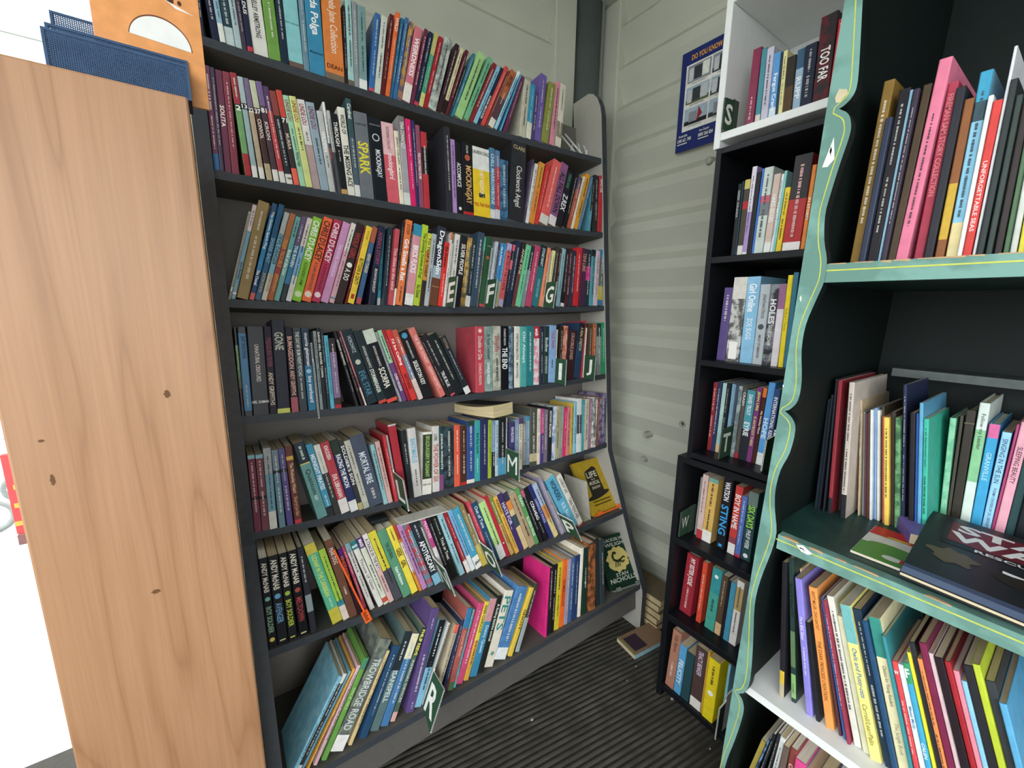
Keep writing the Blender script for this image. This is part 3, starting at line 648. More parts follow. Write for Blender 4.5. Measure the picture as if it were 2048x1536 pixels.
left_row(2, 'third', -.002, [(459.5, 503.5, 409.3), (474, 518, 404), (523, 570, 425), (584.5, 628.5, 435.7), (642, 688, 446.4), (670.5, 715.4, 448.4), (712, 747, 455), (737, 758, 452), (760, 770, 446), (791.6, 813, 440.5), (827.7, 846.8, 450), (859, 878, 454), (940.5, 957, 465.6), (997, 1017, 488), (1031, 1054, 492), (1079, 1097, 497), (1112.7, 1126, 498), (1146.6, 1155.8, 496.4), (1179, 1185.5, 500), (1195, 1202, 501.5)], [
    (456, 'D', '', dict(H=.20, out=.002, vt=.02, l='edge-on divider sheet at the left end of the third grey shelf')), (459.5, 409, '7cacc4,te0d4d4:.28,x e8e8e8:.05:.07'.replace('x e', 'xe'), 'Jane Bentley~~.55~.85|~*~.06~.22'), (474, 404, '9a8458', '~*~.1~.3|~*~.36~.8', dict(k='hardback')), (498.6, 407, '3a88bc,t34587c:.12,b2c4c78:.3,xd86c60:0:.07', 'The Golden Spark Plug~f4f4f4~.06~.5|Stu Duval~fff~.7~.85'), (510, 409, '2c5c80', 'SHARK BAIT~88b8d0~.35~.62~.7|JUSTIN D\'ATH~c8b060~.72~.92'), (523, 425, '88bcd0,tb4bcbc:.25,bd8d0c0:.3', 'DEVIL DANGER~34505c~.25~.6~.7|JUSTIN D\'ATH~8c7c3c~.7~.9'), (535, 428, '9c4c44,tb07048:.4,bb06440:.3', 'TIGER TROUBLE~d89c58~.3~.62~.7|JUSTIN D\'ATH~d8b070~.7~.9'), (548, 434, '74b0ac', '*~~.05~.25|Book of the Lion~f0f8f4~.4~.7'), (560, 433, '3c7ca4,t6c5878:.35,b28343c:.2', 'THE RAVEN~~.35~.6|~*~.1~.3'), (572, 437, '84b4d8,te0d4cc:.35,bdcdcd8:.3', '*'),
    (584.5, 436, '8cc43c', "CHRIS D'LACEY~fff~.04~.52~.72|ALEXANDER'S ARMY~1c2c10~.54~.82~.4|O!~e0ecc0~.88~.95~.75"), (604, 437, 'ec6c44', "CHRIS D'LACEY~3c2420~.04~.52~.72|A DARK INHERITANCE~3c2420~.54~.86~.35|O!~f4dcd0~.88~.95~.75"), (624, 441, 'b83458', "CHRIS D'LACEY~f4e8ec~.04~.52~.72|A CROWN OF DRAGONS~3c1420~.54~.86~.35|O!~f0d8dc~.88~.95~.75"), (642, 446.4, 'd094c0', 'THE NOVEL INVENTION~f0dcec~.28~.68~.4'), (658.7, 448, 'd8a8b4,te4ddd6:.35,x5c8c94:.05:.07', '*'), (670.5, 448.4, '3c2c2c', 'WOLF GIRL~a83838~.12~.45~.7|O!~f0ece4~.5~.56~.7|A. DO~f0ece4~.58~.72~.7'), (690, 455, '7c2430', '*'), (696, 454, 'f0cc44', 'RHYS DARBY~a07820~.06~.18~.7|BUTTONS & GINTY~3c2c14~.42~.76~.65|#~b03830~.88~.94~.5'), (712.5, 455, '44648c,tb05c48:.2,bb04c58:.08', 'HENRY TURNER~d8c8a8~.35~.6'), (725.5, 'g'),
    (737, 452, '2a2c40', "ANNA'S STORY~984868~.08~.5|BRONWYN BANCROFT~~.55~.85~.4"), (750.5, 'g'), (761, 447, '4ca0b4,be8e8e4:.1,t58b8c8:.06', '*', dict(r=.03)), (768, 453, '2c3844', '*', dict(r=.012)), (777, 458, 'c4545c', 'Too close to the wind~f0c8c8~.25~.8'), (787, 441, '2e2a30,bece8e0:.2', '*', dict(r=.004)), (792, 440.5, 'ec8048', 'DODER~2c1c14~.05~.17~.5|Grk Smells a Rat~fff~.22~.72~.7|*~~.78~.96'), (805.5, 450, '1e1c20', '*'), (810, 449.3, 'd898a0,t3c90b0:.14,bece8e4:.14', 'BRICK FLICKS~fff~.26~.6~.65'), (827.7, 450, 'b4cc3c', 'The Zooming Zombies of Zog!~2c3c10~.1~.66|Stu Duval~2c3c10~.74~.9'), (840, 467, 'd08c3c,td0d050:.25,b382c2c:.35', 'TO TRAP A THIEF~2c2018~.06~.6'), (849, 468, 'b4bcbe', '*'), (859, 454, '343844,x9cacb8:.35:.5,b6c4434:.35', 'DragonSkin~fff~.05~.6~.75|=JAMES MOLONEY~c89868~.7~.82~.6'), (876, 485, 'd83c34', 'the dreamer~2c1414~.06~.4|*~~.5~.85'), (886, 465, 'e8e0dc,td88058:.1', '*'),
    (891, 'D', 'E'), (897, 468, 'dcd8d0', '*', dict(r=.008)), (908, 472, '20222a', 'SILVER PEOPLE~~.12~.55'), (921, 475, '6c6044,mc89c4c', '*'), (931, 480, '2c3a40,be0e0dc:.16', '*'), (941, 465.6, '3c4e60', '*', dict(r=0)), (954, 474, '58b890,b6c7068:.8', '*', dict(r=.006)), (959, 475, '2c5038,bb84850:.04', "=DE LA CRUZ~c8d8c0~.06~.2~.5|O!~b06040~.26~.33~.6"),
    (969, 'D', 'F'), (975, 484, 'b8c4cc', '*'), (981, 487, '5c3444', '*', dict(r=.006)), (985, 487, '4a8cbc', 'ISLA FISHER~e4f0f8~.06~.35'), (991, 488, '4088b8,bb8b484:.4', '*'), (997, 488, 'e06870,tb8a8c8:.12,bb8b0cc:.12', '1621 MYSTERY AT THE ICE HOTEL~2c1c20~.1~.75'), (1007, 490, '242830,tdc5c78:.1,xd06070:.6:.75', '*'), (1013, 483, '26324a', '*'), (1023.5, 486, '3a2c2a,b6c3c40:.5', 'ANNE FINE~d8c8a8~.1~.5'), (1031, 492, '74c898', '*'), (1043, 493, '7c8c90,t24343c:.4', '*'), (1052, 493, 'bc4868', '*'), (1064.6, 493, '2c7078,t1e3036:.35', 'STONE HEART~c8dce0~.04~.34~.8|CHARLIE FLETCHER~8cc0c4~.55~.85'), (1079, 497, 'e88c68', '*'), (1086, 'D', 'G'), (1092, 502, 'e0d8a0,b585048:.4', '*'), (1099, 495, '403c38', '*'), (1106.6, 498, '3c2428', '*'), (1112.7, 498, '94bcc4', '*'), (1122, 498, '24222a,be4e4e0:.06', '*'), (1130, 498, '4c2830', '*'), (1138, 502, '3c3448', '*'), (1146.6, 496.4, 'cc2c34', '*'), (1158, 498, '4c2844', 'TENI LIME~c09878~.08~.4'), (1169, 500, '2a3440,xd83c90:.45:.7', '*'), (1179, 500, '5ca0ac,t202428:.12', '*'), (1187, 502, 'd8c0c8', '*'), (1195, 501, '3c7ca8,x6c7068:.35:.85,xc8b84c:.1:.35', '*'), (1205.5, 'g')])
left_row(3, 'fourth', .0, [(477, 459.8, 655), (506.6, 493, 653), (555.5, 541.8, 639.5), (618, 602, 656), (670.7, 657, 676.6), (712.7, 666.8, 663), (737, 683, 663), (776, 725, 662), (825, 772, 662), (851, 797, 665), (881.5, 817, 659), (901, 842, 671), (932, 880, 676), (952, 951, 653.8), (1030, 1030, 653.4), (1087, 1089, 653), (1148, 1160, 648), (1194, 1195, 648), (1203.5, 1204, 646)], [
    (477, 655, '242a2a,x6c8c60:.32:.8', 'ANDY GRIFFITHS~b8d8a0~.14~.52|PENCIL OF DOOM~8c3038~.54~.9'), (490, 654, '3c7cac,t263038:.07,b222830:.06', 'JUST SHOCKING~1c3048~.1~.35|*~~.65~.9'), (506.6, 653, '1c1c26', 'UNNATURAL CREATURES~e4dcd8~.2~.62~.75|=NEIL GAIMAN~f0f0f0~.82~.88~.75'), (540, 653, '2c2434', 'TREASURE FEVER~8c4858~.12~.46|ANDY GRIFFITHS~e0d4b8~.52~.9'), (555.5, 639.5, '1e2030,bd8dc6c:.05', 'GONE~c8ccb8~.13~.32~.8'), (584, 656, '282430,bb0606c:.18', 'BUMAGEDDON~f0b8a8~.1~.48~.65|ANDY GRIFFITHS~f0b8a8~.5~.8~.65'), (600, 655, '3c444a', 'THE DAY MY BUM WENT PSYCHO~d8e0d8~.05~.58|*~~.6~.85'), (618, 656, '2c3c54,b34789c:.55', 'morris gleitzman~f0f0f0~.06~.46~.6|O!~a8d0e0~.49~.55~.6|boy overboard~f0f0f0~.58~.9~.65'),
    (634, 'D', '', dict(H=.165, out=.008, vt=.12, vb=-.02, plate='c8ccc8', face='c8ccc8', l='white perforated divider strip on the fourth grey shelf')), (641, 662, '8c989a', '*'), (648, 656, '20242a', 'DAVID HILL BEAVER TOWN~~.05~.6'), (656, 658, '2c3840', '*'), (662, 671, '5cb4cc', '*'), (670.7, 676.6, '8c7498,t322a2c:.2,x44302c:.05:.15,bb83040:.05', '*'), (688.5, 'g'),
    (712.7, 663, '28282c', 'ANTHONY HOROWITZ~~.1~.45|~*~.5~.8'), (723, 663, '2c2426', '*'), (731, 663, 'c0707a,be4d8d0:.25,x6c3c44:.25:.4', '*'), (737, 663, '203038', 'HOROWITZ~c0c8cc~.08~.3~.5|O!~c8ccb8~.38~.47~.5|EVIL STAR~5890b0~.55~.88~.55'), (758.6, 665, '283438,bcc4c44:.04', 'ANTHONY HOROWITZ~~.2~.5~.4|STORMBREAKER~f0f0e4~.52~.85~.7'), (776, 662, '1e2228,td0d8c8:.18,be05448:.05', 'ANTHONY HOROWITZ~~.22~.5~.35|SCORPIA~f4f0e0~.52~.8~.7'), (801, 665, '9ca0a0', '*'), (807, 662, '6c4480,ta0d0a8:.45', 'CHRIS HIGGINS~~.6~.85|~*~.08~.4'), (817, 661, 'a42c38', '*'), (825, 662, 'd83c38', "I'd be Calling~fff~.12~.5~.6|NOTHING~2c1010~.62~.84~.6"), (839, 662, 'dcc8c0,tc85c48:.35,x7884a0:.3:.65', '*'), (851, 665, '1e1e22', 'ANTHONY HOROWITZ~~.14~.4~.4|SKELETON KEY~f4f0e8~.44~.8~.7|O!~4c98b8~.03~.11~.6'), (870, 'g'), (881.5, 659, 'd87870', 'THE SILVER DONKEY~f4dcd0~.1~.5~.45|SONYA HARTNETT~f4dcd0~.55~.88~.4'), (896, 671, '2c2628', '*', dict(h=.19)), (903, 671, '26242a,bc85060:.03', 'TRUE BLUE~e8e8e8~.6~.85|~*~.1~.5'), (914, 672, '24282a', '*'), (932, 676, '2a3038,be0e0dc:.12', 'FOXTUNE~b89878~.03~.2~.5|*~~.25~.75'), (944.5, 'g'),
    (952, 653.8, 'c04c58', 'O!~e8d0c0~.03~.1~.4|Double or Die~d8d0c8~.15~.5~.65|CHARLIE HIGSON~e8d8d0~.55~.88~.45', dict(r=0)), (969.7, 653.8, '94a8a0,m7c948c', 'By Royal Command~20302c~.12~.5|CHARLIE HIGSON~f0f4f0~.55~.88'), (987, 653, '9c9c8c,mc0c0b0', 'SilverFin~a04858~.15~.4|*~~.5~.85'), (1002.5, 653, '18181c', 'CHARLIE HIGSON~e8e8e8~.04~.3~.5|THE END~f4f4f4~.34~.68~.75'), (1019, 653, '8ca4b4,m3c5464', '*'), (1027, 654, '2c343c', '*'), (1030, 653.4, 'e4dfd0', 'EVERYTHING BEAUTIFUL~333~.12~.55|SIMON HOWELL~444~.58~.85'), (1041.5, 654, '54a4a0', 'Oh! Always~d8f0ec~.08~.6'), (1053, 653, '2c7c80', '*'), (1068, 654, 'e8dcdc,tb82c34:.2,mdc8c94', 'wish~fff~.03~.16'), (1079.4, 656, '2c3444', '*'), (1087.6, 653, '2a3a38', 'Bloodfever~c8d4d0~.2~.45|CHARLIE HIGSON~c8d4d0~.52~.82'), (1097, 652, '84a8d0', 'TALE SWAP~b04858~.1~.4|*~~.6~.75'),
    (1110, 'D', 'I'), (1116, 653, '302820', '*'), (1122, 653, 'b4604c,md89880', '*'), (1130, 660, '3c2428', 'CRUCIBLE JONES~c09c90~.06~.6', H(.178)), (1148, 648, '28405c,t1a2030:.35', 'A REAL STRETCH~d0c080~.08~.5', dict(r=0)), (1163, 642, 'b43c44', '*'), (1167, 'D', 'J'), (1175, 648, '54402c', '*'), (1185, 648, 'b46440', '*'), (1194, 648, '8c9490,t2c383c:.25', '*'), (1203.5, 646, '2c9c6c', '*'), (1212, 'g')])
left_row(4, 'fifth', .004, [(504, 488.6, 912.8), (540, 525.7, 898), (593, 571.6, 894), (636, 586, 889), (684, 640, 888), (741.5, 699.5, 875.7), (791, 765, 871.8), (800, 772.7, 852), (829, 814.7, 858), (845, 846.4, 865.6), (866.5, 865, 854), (934.6, 934.6, 844), (998, 999, 838), (1059.7, 1060.7, 818.4), (1095.6, 1099, 816.4), (1125, 1130.5, 817.4), (1154, 1156, 799), (1182.7, 1188, 797), (1198, 1203, 788.7)], [
    (504, 913, '7c3c50,t7c3c50:.1,x302028:.42:.46,x8cbcc8:.95:1', '*'), (519, 'g'), (524.7, 911, '7c4850,x302028:.42:.46,x8cbcc8:.95:1', '*'), (540, 898, '78a4b4,ta8acac:.32,be0dcd4:.22', '*'), (559, 901, '6c8c98,t7c8c98:.28,x282830:.7:.74', '*'), (574.5, 899, '5c5088,x282830:.7:.74', '*'), (590.5, 894, '6c3830,xe0b050:.82:.87,bc83c48:.05', 'The Wednesday Wizard~e0c0a0~.22~.6|Sherryl Jordan~c09c7c~.65~.9'), (605.5, 'g'),
    (636, 889, '6c9c98,t24303c:.27,xd8c868:.72:.735', '~*~.05~.22|Quantum~1c2c2c~.35~.68~.5|KAV~f0f4f0~.7~.76~.4'), (657.5, 891, '4898b8,b2c3034:.14', 'MIDNIGHT PIRATES~f0f4f4~.14~.62~.65|*~~.7~.85'), (671, 892, '3c3c3a,te0dcd0:.4', '*'), (684, 888, 'b8404c,be8e0dc:.2', 'KNUDSEN~f4e4e0~.05~.24~.6|EVIL LIBRARIAN~f4e8e4~.45~.78~.65'), (702.4, 883, '28305c,t2c3830:.2,be4e4e0:.15', 'RACING THE MOON~f0f0ec~.2~.66~.65'), (719, 882, '38383a,bb8a878:.1', "SOLDIER'S SON~f0f0ec~.05~.66~.7"), (728.8, 884, 'c4c0b4,b b0b4a4:.1'.replace('b b', 'bb'), '*'), (741.5, 875.7, '4c5464', 'MORTAL FIRE~d8e0e8~.24~.68~.7|*~~.75~.9'), (769, 891, '90bcc0', '*'), (777.5, 885, 'd0a8a0', '*'), (787.5, 'g'), (791, 872, 'c43c44', '~*~.2~.8'), (797.5, 'D', 'L', dict(l='white divider card with green tab left of centre, fifth grey shelf', H=.19, out=.07)), (804, 852, 'b03440,tc8ccd0:.02', '', dict(r=.012)), (819.6, 862, '2c3234', '~*~.2~.5'), (829, 858, 'd4d0cc', 'BARTIMAEUS~6cb0cc~.15~.5~.7|*~~.6~.85'), (845, 866, 'e8e4da,x303c28:.25:.96', 'SKULDUGGERY PLEASANT~a8c878~.06~.72~.6|=DEREK LANDY~333~.8~.88~.7', dict(r=0)), (866.5, 854, 'd4d0ca', 'LORE~2c2c2c~.12~.22~.6|THE POWER OF SIX~b04c40~.27~.85~.7'), (881, 854, '28484c,b7c4c78:.25', 'JOSHUA WRIGHTS~~.08~.7'), (889.5, 855, '20282a,m3c4c54', '*'), (910, 852, 'e06048', '*'), (922, 854, '4c3028,bb83030:.05', '*'),
    (934.6, 844, '34508c,t2c4440:.08,be0dcd0:.06', '*'), (950, 843, '44a0a0', 'the boy book~20383c~.2~.55~.6|*~~.62~.85'), (962, 839, '2c3058', '*'), (976.6, 841, 'a0b43c', '*'), (984, 842, '7c94b0,b28282c:.45', '*'), (991, 842, 'b0c8d0', '*'), (998, 838, '22262a,b4c90b0:.3', '*'), (1012.5, 'D', 'M', dict(out=.072)), (1019, 846, '403c68', 'ION BLOODS~e8e8f0~.1~.4'), (1030, 840, '7c94ac', '*'), (1038, 837, 'd8ccb0,t60406c:.12', '*'), (1046, 848, '84888a,b2c2c30:.08', '*'), (1052.5, 834, '7c94a4,t3c88a8:.08,b2c2c30:.06', '*'), (1059.7, 818.4, '54544c,xc8b890:.08:.22', '*'), (1074, 819, 'e4dccc', '*'), (1081, 819, 'b84c80,b3c4078:.55', '*'), (1087, 821, '7c7080', '*'), (1095.6, 816.4, '222428', 'ANTHONY MCGOWAN~~.06~.55'), (1104, 814, '7c94bc,md0d8e0', '*'), (1111, 813, 'b8a880', '*'), (1117, 814, '8c9484', '*'), (1125, 817.4, 'd8306c', '*'), (1132.5, 816, 'd88484', '*'), (1140.7, 807, 'c0a84c', '*'), (1147, 805, '8cc4d8', '*'), (1154, 799, 'e0e0dc,x4c4450:.35:.7', '*'), (1163, 801, '4c9ca0', '*'), (1168, 800, 'd0c8b4', '*'), (1176.6, 799, '9c7888', '*'), (1182.7, 797, 'e4dcd4,m7c8c88', '*'), (1192, 795, '8c5444', '*'), (1198, 789, '4c4468,m8c8098', '*'), (1210, 'g')])
left_row(5, 'sixth', .066, [(534, 512.7, 1121.6), (578, 556.6, 1110), (599.6, 575, 1106), (622, 593.8, 1098), (666, 607.4, 1094), (687.5, 636.7, 1103), (717, 674.8, 1101), (758, 700, 1086), (780, 724.6, 1072.7), (807.6, 754, 1066), (825, 772.5, 1059), (871, 820, 1049), (906, 862, 1035), (935, 886.9, 1029), (967, 919, 1015), (1014.7, 968.5, 994.5), (1032, 986.7, 996.7), (1072.7, 1030.8, 980.6), (1101.7, 1056.6, 974), (1126, 1078, 957), (1145.7, 1096, 966), (1159.7, 1113.5, 954.8)], [
    (534, 1121.6, '1c1c20', 'ANDY McNAB~f0e8d8~.05~.38~.62|O!~80c0b0~.42~.49~.6|BOY SOLDIER~98c0a0~.54~.84~.62|O!~e8d060~.88~.95~.6'), (556.6, 1115.7, '1c1c20', 'ANDY McNAB~f0e8d8~.04~.38~.62|O!~6cb0d8~.42~.49~.6|AVENGER~78acd4~.53~.76~.62|#~d8cca0~.95~.965~.55'), (578, 1110, '1c1c20', 'ANDY McNAB~f0e8d8~.04~.38~.62|O!~a8c848~.42~.49~.6|BOY SOLDIER~c8d850~.53~.84~.62|#~d8cc60~.955~.97~.55'), (599.6, 1105, '1c1c20', 'ANDY McNAB~f0e8d8~.03~.38~.62|O!~a85048~.42~.49~.6|MELTDOWN~b04848~.54~.82~.62|#~d8cca0~.955~.97~.6'), (622, 1098, '2c2c34,x8c989c:.25:.45', '~*~.1~.4', dict(k='hardback')), (639, 'g'),
    (666, 1094, '5cb490,td0c050:.12,bc8bc48:.18', 'KIDNAP IN THE CARIBBEAN~d0e070~.14~.66~.6|LAUREN ST JOHN~f4f8f4~.68~.8~.5', dict(pg='e9e0cc')), (687.5, 1103, 'a4c84c,be0d0c0:.2,x408898:.2:.28', '*'), (701, 1085, '6c4838', 'PEAK DOG~f0e0d8~.1~.3~.5|*~~.6~.7'), (717, 1101, '302028,t5c2c78:.15,x8c2c4c:.6:.8', 'KING FLASHYPANTS~f0703c~.1~.55~.65'), (731, 1096, 'b04860', '*'), (741, 1092, 'd4d0ca,t88a8b0:.12', '*'), (758, 1086, 'e0dcd4,t2c7c80:.12', '=MASS~fff~.05~.1~.7|Throne of Glass~333~.25~.75~.5'), (769.5, 1079, 'd8dcc8,t5c3c78:.15,xc8543c:.03:.1', 'MASS~fff~.03~.13~.6|~*~.4~.8'), (780, 1072.7, 'd8b0ac,te4dcd8:.5', 'A CRACK IN THE SKY~444~.06~.5|*~~.6~.85'), (791, 1068, '4c4c54,td8cc40:.55', '*'), (807.6, 1066, '5c9474', 'THE GENERAL~20403c~.18~.42~.6|Robert Muchamore~f0f4f0~.55~.82~.6'), (825, 1059, 'ecd850', '~*~.03~.2|GEEK~4c3c18~.32~.44~.8|GIRL~4c3c18~.5~.6~.8'), (840, 1054, 'd88c3c,tb84438:.2,x e4d8d8:.3:.75'.replace('x e', 'xe'), '*'), (846.7, 1052, 'b884b4', '*'), (858, 1051, '5c8898,mb83c48', '*'), (871, 1049, '28303a,b7cb0c8:.16', '*~~.05~.25|APOTHECARY~f0f0ec~.3~.8~.7'), (885.7, 'D', 'N', dict(out=.07)), (891, 1041, 'd8d4d0,tbc4884:.45', 'PEACHES~f0d0dc~.04~.3', dict(r=.003)), (899, 1037, '26242a', '*'), (906, 1035, '20221f', 'Trick or Treat~f0ece0~.35~.7~.5|~*~.05~.3'), (921, 1032, '9cc8d0', '*'), (935, 1029, '9c2c34,bece4dc:.2', '*'), (943.8, 1024, '7cb0d4,be0e4e4:.25', '*'), (953, 1021, '4c9cbc,be8e4dc:.2', '~*~.1~.7|=JAF~222~.88~.93~.6'), (967, 1015, '8c7c4c,bc8ac48:.35', '*'), (977, 'D', 'O', dict(out=.07)), (982, 1006, 'c84858', '*', dict(r=.003)), (989, 1010, '2c4c6c', 'Out of Tune~f0f4f4~.06~.42~.5|*~~.5~.85'), (1001, 1009, 'b8dc8c,be0e0dc:.25', '*'), (1014.7, 994.5, 'bc3044', 'O!~f0e0e0~.75~.79~.5'), (1023, 998, 'c8a468,t7c8c44:.45', '*'), (1032, 996.7, 'e0b050', 'RUNAWAY~4c3414~.05~.3~.6|*~~.35~.9'), (1040, 992, '443468', 'HATE FOR ...~d8d0e8~.15~.6'), (1050, 989, 'd8c090,t3c3c50:.15,xe08c48:.7:.85,x40505c:.4:.6', ''), (1060, 992, 'b49c7c', '*'), (1072.7, 980.6, '5c9c5c', 'DEAN~d8f0d0~.12~.3|ELLERIN PAGE~d8f0d0~.5~.85'), (1083, 983, '26222a,tb86078:.12', '*'), (1091, 979.5, '202024', 'CON-HEAD~f0f0ec~.25~.6~.7|*~~.65~.85'), (1101.7, 974, '303468', "SAMMAEL'S WINGS~b0b0d8~.25~.7"), (1110, 971, 'a8b8d0,bd8c484:.35,xd89048:.35:.6', '*'), (1119, 'g'), (1124, 957, '9890a4', '*'), (1134, 'D', 'P', dict(out=.07)), (1140.5, 964, '64acc8', 'WONDERS~1c2c48~.05~.42~.7|B.B. Bosy~d0e8f0~.5~.8~.45', dict(r=.001)), (1159.7, 954.8, 'e0dcd0,bb85040:.03', 'LOUISE AT LAST~555~.06~.35|TARA FRENCHER~555~.45~.85'), (1170, 'g')], maxD=.18)
left_row(6, 'lowest', .140, [(566, 669.8, 1356), (600, 700, 1345), (625.8, 715, 1335), (643, 730, 1321), (666, 767, 1289), (719.6, 789, 1298), (741.7, 812, 1271.6), (782, 846, 1261), (806.6, 860, 1225), (838, 890, 1247), (852, 905, 1253), (901.6, 938.7, 1220.6), (914, 959.8, 1212), (957, 997, 1196), (991, 1038, 1184), (1017, 1061.7, 1179.5), (1031, 1071, 1172.5), (1089, 1097, 1136), (1108.6, 1118, 1128), (1119, 1128.5, 1123), (1136.7, 1145, 1118), (1156.7, 1163.7, 1098.7), (1178, 1179, 1090.5), (1194, 1192, 1081)], [
    (578, 1356, '7cb8d0,m94c8d8', '*', dict(k='picture_book', r=0)), (589, 1352, 'd8d4cc,x383838:.1:.9', '*', dict(k='picture_book')), (600, 1345, '6ca0b8', '*', dict(k='picture_book')), (612, 1340, 'e0a84c', '*', dict(k='picture_book')), (626, 1335, 'd8b4bc', '*', dict(k='picture_book')), (643, 1321, '6ca04c,t4c8c6c:.12', 'ON A HILL~d0e4b0~.3~.52~.5', dict(k='hardback')), (662, 1289, '5c6060,bece8e4:.14,m7c8474', 'TROWBRIDGE ROAD~c8d0cc~.18~.82~.62'), (697.6, 1306, 'd8c08c', '*'), (707.5, 'g'), (719.6, 1298, '2c4c6c', '*'), (741.7, 1271.6, '5c7474,t2c3438:.4', 'ISANSPELL~c8d8d8~.4~.72~.6|*~~.1~.3'), (762.5, 1274, '4878a8,te4dcb8:.28', '*'), (782, 1261, '54685c,t2c3a34:.3,bd8a8a0:.1', 'PHILIP REEVE~f4ec70~.02~.3~.7|INFERNAL DEVICES~d8e0d4~.35~.8~.5'), (806.6, 1225, '5c4a7c', '*~~.1~.2|~*~.45~.8|~*~.9~.96'), (830, 1247, '7cb0c8,t1c1c20:.55', '*'), (846, 'D', 'R', dict(H=.21, out=.066, vb=-.022, vt=.085, D=.14)), (868, 1233, 'b8ac94,tdc6c58:.12', '*', dict(h=.19)), (884, 1228, '2c3450', '*', dict(h=.195)), (896, 1220.6, 'a85c54,t3c7ca8:.25,b50704c:.1', 'Crystal Mask~e0a090~.28~.6~.6'), (908, 1222, '5cb0bc,m8c9498', '*'), (914.5, 1212, 'cc5078', '*'), (929, 1207.7, 'd8a448,te0cc50:.5', 'INNER CONFUCIUS~5c4410~.05~.4|*~~.5~.8'), (941, 1203, '3c84a8,tcc9498:.3', 'Danny Queen~c0dce8~.35~.7'), (957, 1196, '242622', 'A feeling faithful animal~d8dcd0~.1~.6'), (970, 1189, 'e0d8c8', 'PETS~3c8c84~.06~.55~.8|O!~6c9484~.8~.85~.4'), (991, 1184, '5888bc,be4e8e8:.16,m4c7cb0', '*'), (1017, 1179.5, 'e0c04c', 'GHOST~2c2810~.32~.62~.6'), (1031, 1172.5, '44403c,b9cacac:.5', '*'), (1041, 'g'), (1089, 1136, 'd8307c', '', dict(r=0, D=.13)), (1093.5, 1138, '2a2028', '~*~.05~.6'), (1100, 1132, '1c1a1c', '*'), (1108.6, 1128, 'd0bc34', '*'), (1119, 1123, 'e86c2c', 'NUMEROLOGY~7c3414~.3~.7'), (1129, 1121, '9c90a4', '*'), (1136.7, 1118, '44608c', '*'), (1145, 1115, '283c64', '*'), (1156.7, 1098.7, 'e8e0d0', ''), (1165, 1099, '20382c', '~*~.3~.6|O!~c0c8a8~.5~.55~.4'), (1178, 1090.5, 'a8643c,m5c3c28', '', dict(k='hardback')), (1194, 1081, '2c3436', '', dict(k='hardback')), (1202, 1082, '384044', '~*~.2~.7', dict(k='hardback')), (1210.5, 'g')], maxD=.21)

# ------------------------------------------------------------------ black / white units
def right_row(x, top, keys, items, shelf, group, **kw):
    fr = Frame((x, 0, Z0), (0, -1, 0), (0, 0, 1), (-1, 0, 0))
    place_row(fr, 0, lambda u: top, keys, items, shelf, group, lim=(-gleft(top + .2) + .0155 if 'green' in shelf else -.628 if 'lowest black' in shelf else -.606, 9), **kw)
    return fr
S2 = 'the white box shelf'; Gq = 'books in the narrow shelf units'
right_row(1.07, .421, [(1487.5, 1505.7, 100), (1533.5, 1546.6, 107.5), (1581, 1593.5, 100), (1620.8, 1642, 35), (1648, 1670.7, 39)], [
    (1459, 'D', 'S', dict(H=.075, out=.042, vt=.073, vb=.001, D=.02, side=1, plate='4a574c')), (1482, 108, '9a9c98', '', dict(r=.05)), (1487.5, 100, '84304c', '*~~.6~.9'), (1506, 98, '4c8c98,bd0ccc0:.15', ''), (1518, 97, 'c4c0d0', '*'), (1533.5, 107.5, '5c98d0,bd0e0ec:.2', 'Fergus Crane~f0f4f8~.3~.85~.7'), (1548, 104, '2c3c44', ''), (1554, 103, 'e4dc9c', '*'), (1563, 116, '54402c,t302c26:.5', ''), (1581, 100, '98b0c4,t3c5c78:.3', 'RUPP~e8f0f4~.4~.8'), (1597, 92, '20283a', '*', dict(D=.13)), (1620.8, 35, '2c282a,m5c2028', 'TOO FAR~f0ece8~.35~.72~.6'), (1654, 39, 'cc3444', 'JEREMY STRONG~f0c890~.05~.5'), (1672, 'g')], S2, Gq, maxD=.17)
S3 = 'the black unit shelf under the white box'
right_row(1.07, .130, [(1460, 1476, 367.8), (1482, 1504, 334), (1505.6, 1529, 336.6), (1548.8, 1569.7, 375.6), (1562, 1590, 313), (1597, 1622.8, 330)], [
    (1460, 368, '26262c', 'GEEK DRAMA~b0b0b0~.05~.5'), (1467, 363, '203c44', ''), (1471, 360, '4c4438,tc8b868:.12,x b03038:.62:.72,bd8d4cc:.14'.replace('x b', 'xb'), ''), (1482, 334, 'a890c4,tdcd8e0:.5,be0e0d8:.04', '*'), (1491.6, 345, '1e1c22', ''), (1501, 338, '3c70c0', ''), (1506, 336.6, 'c4d0c8,xc05868:.6:.68,x70787c:.45:.6', '*'), (1524, 349, 'd0b8ac,be4e4e0:.15', 'HARD EDGES~f0f0ec~.25~.6~.6'), (1537.5, 348, 'e4e8e6', '*'), (1543, 342, '84c4c0', ''), (1549, 375.6, 'ecc830', '*'), (1562, 313, 'b42c30,t282428:.45,bece8e4:.1', '*~f4f0ec~.1~.85~.7'), (1598, 330, 'e4883c', 'IN STORM~f4ece0~.35~.65~.6'), (1607, 'g')], S3, Gq, maxD=.17)
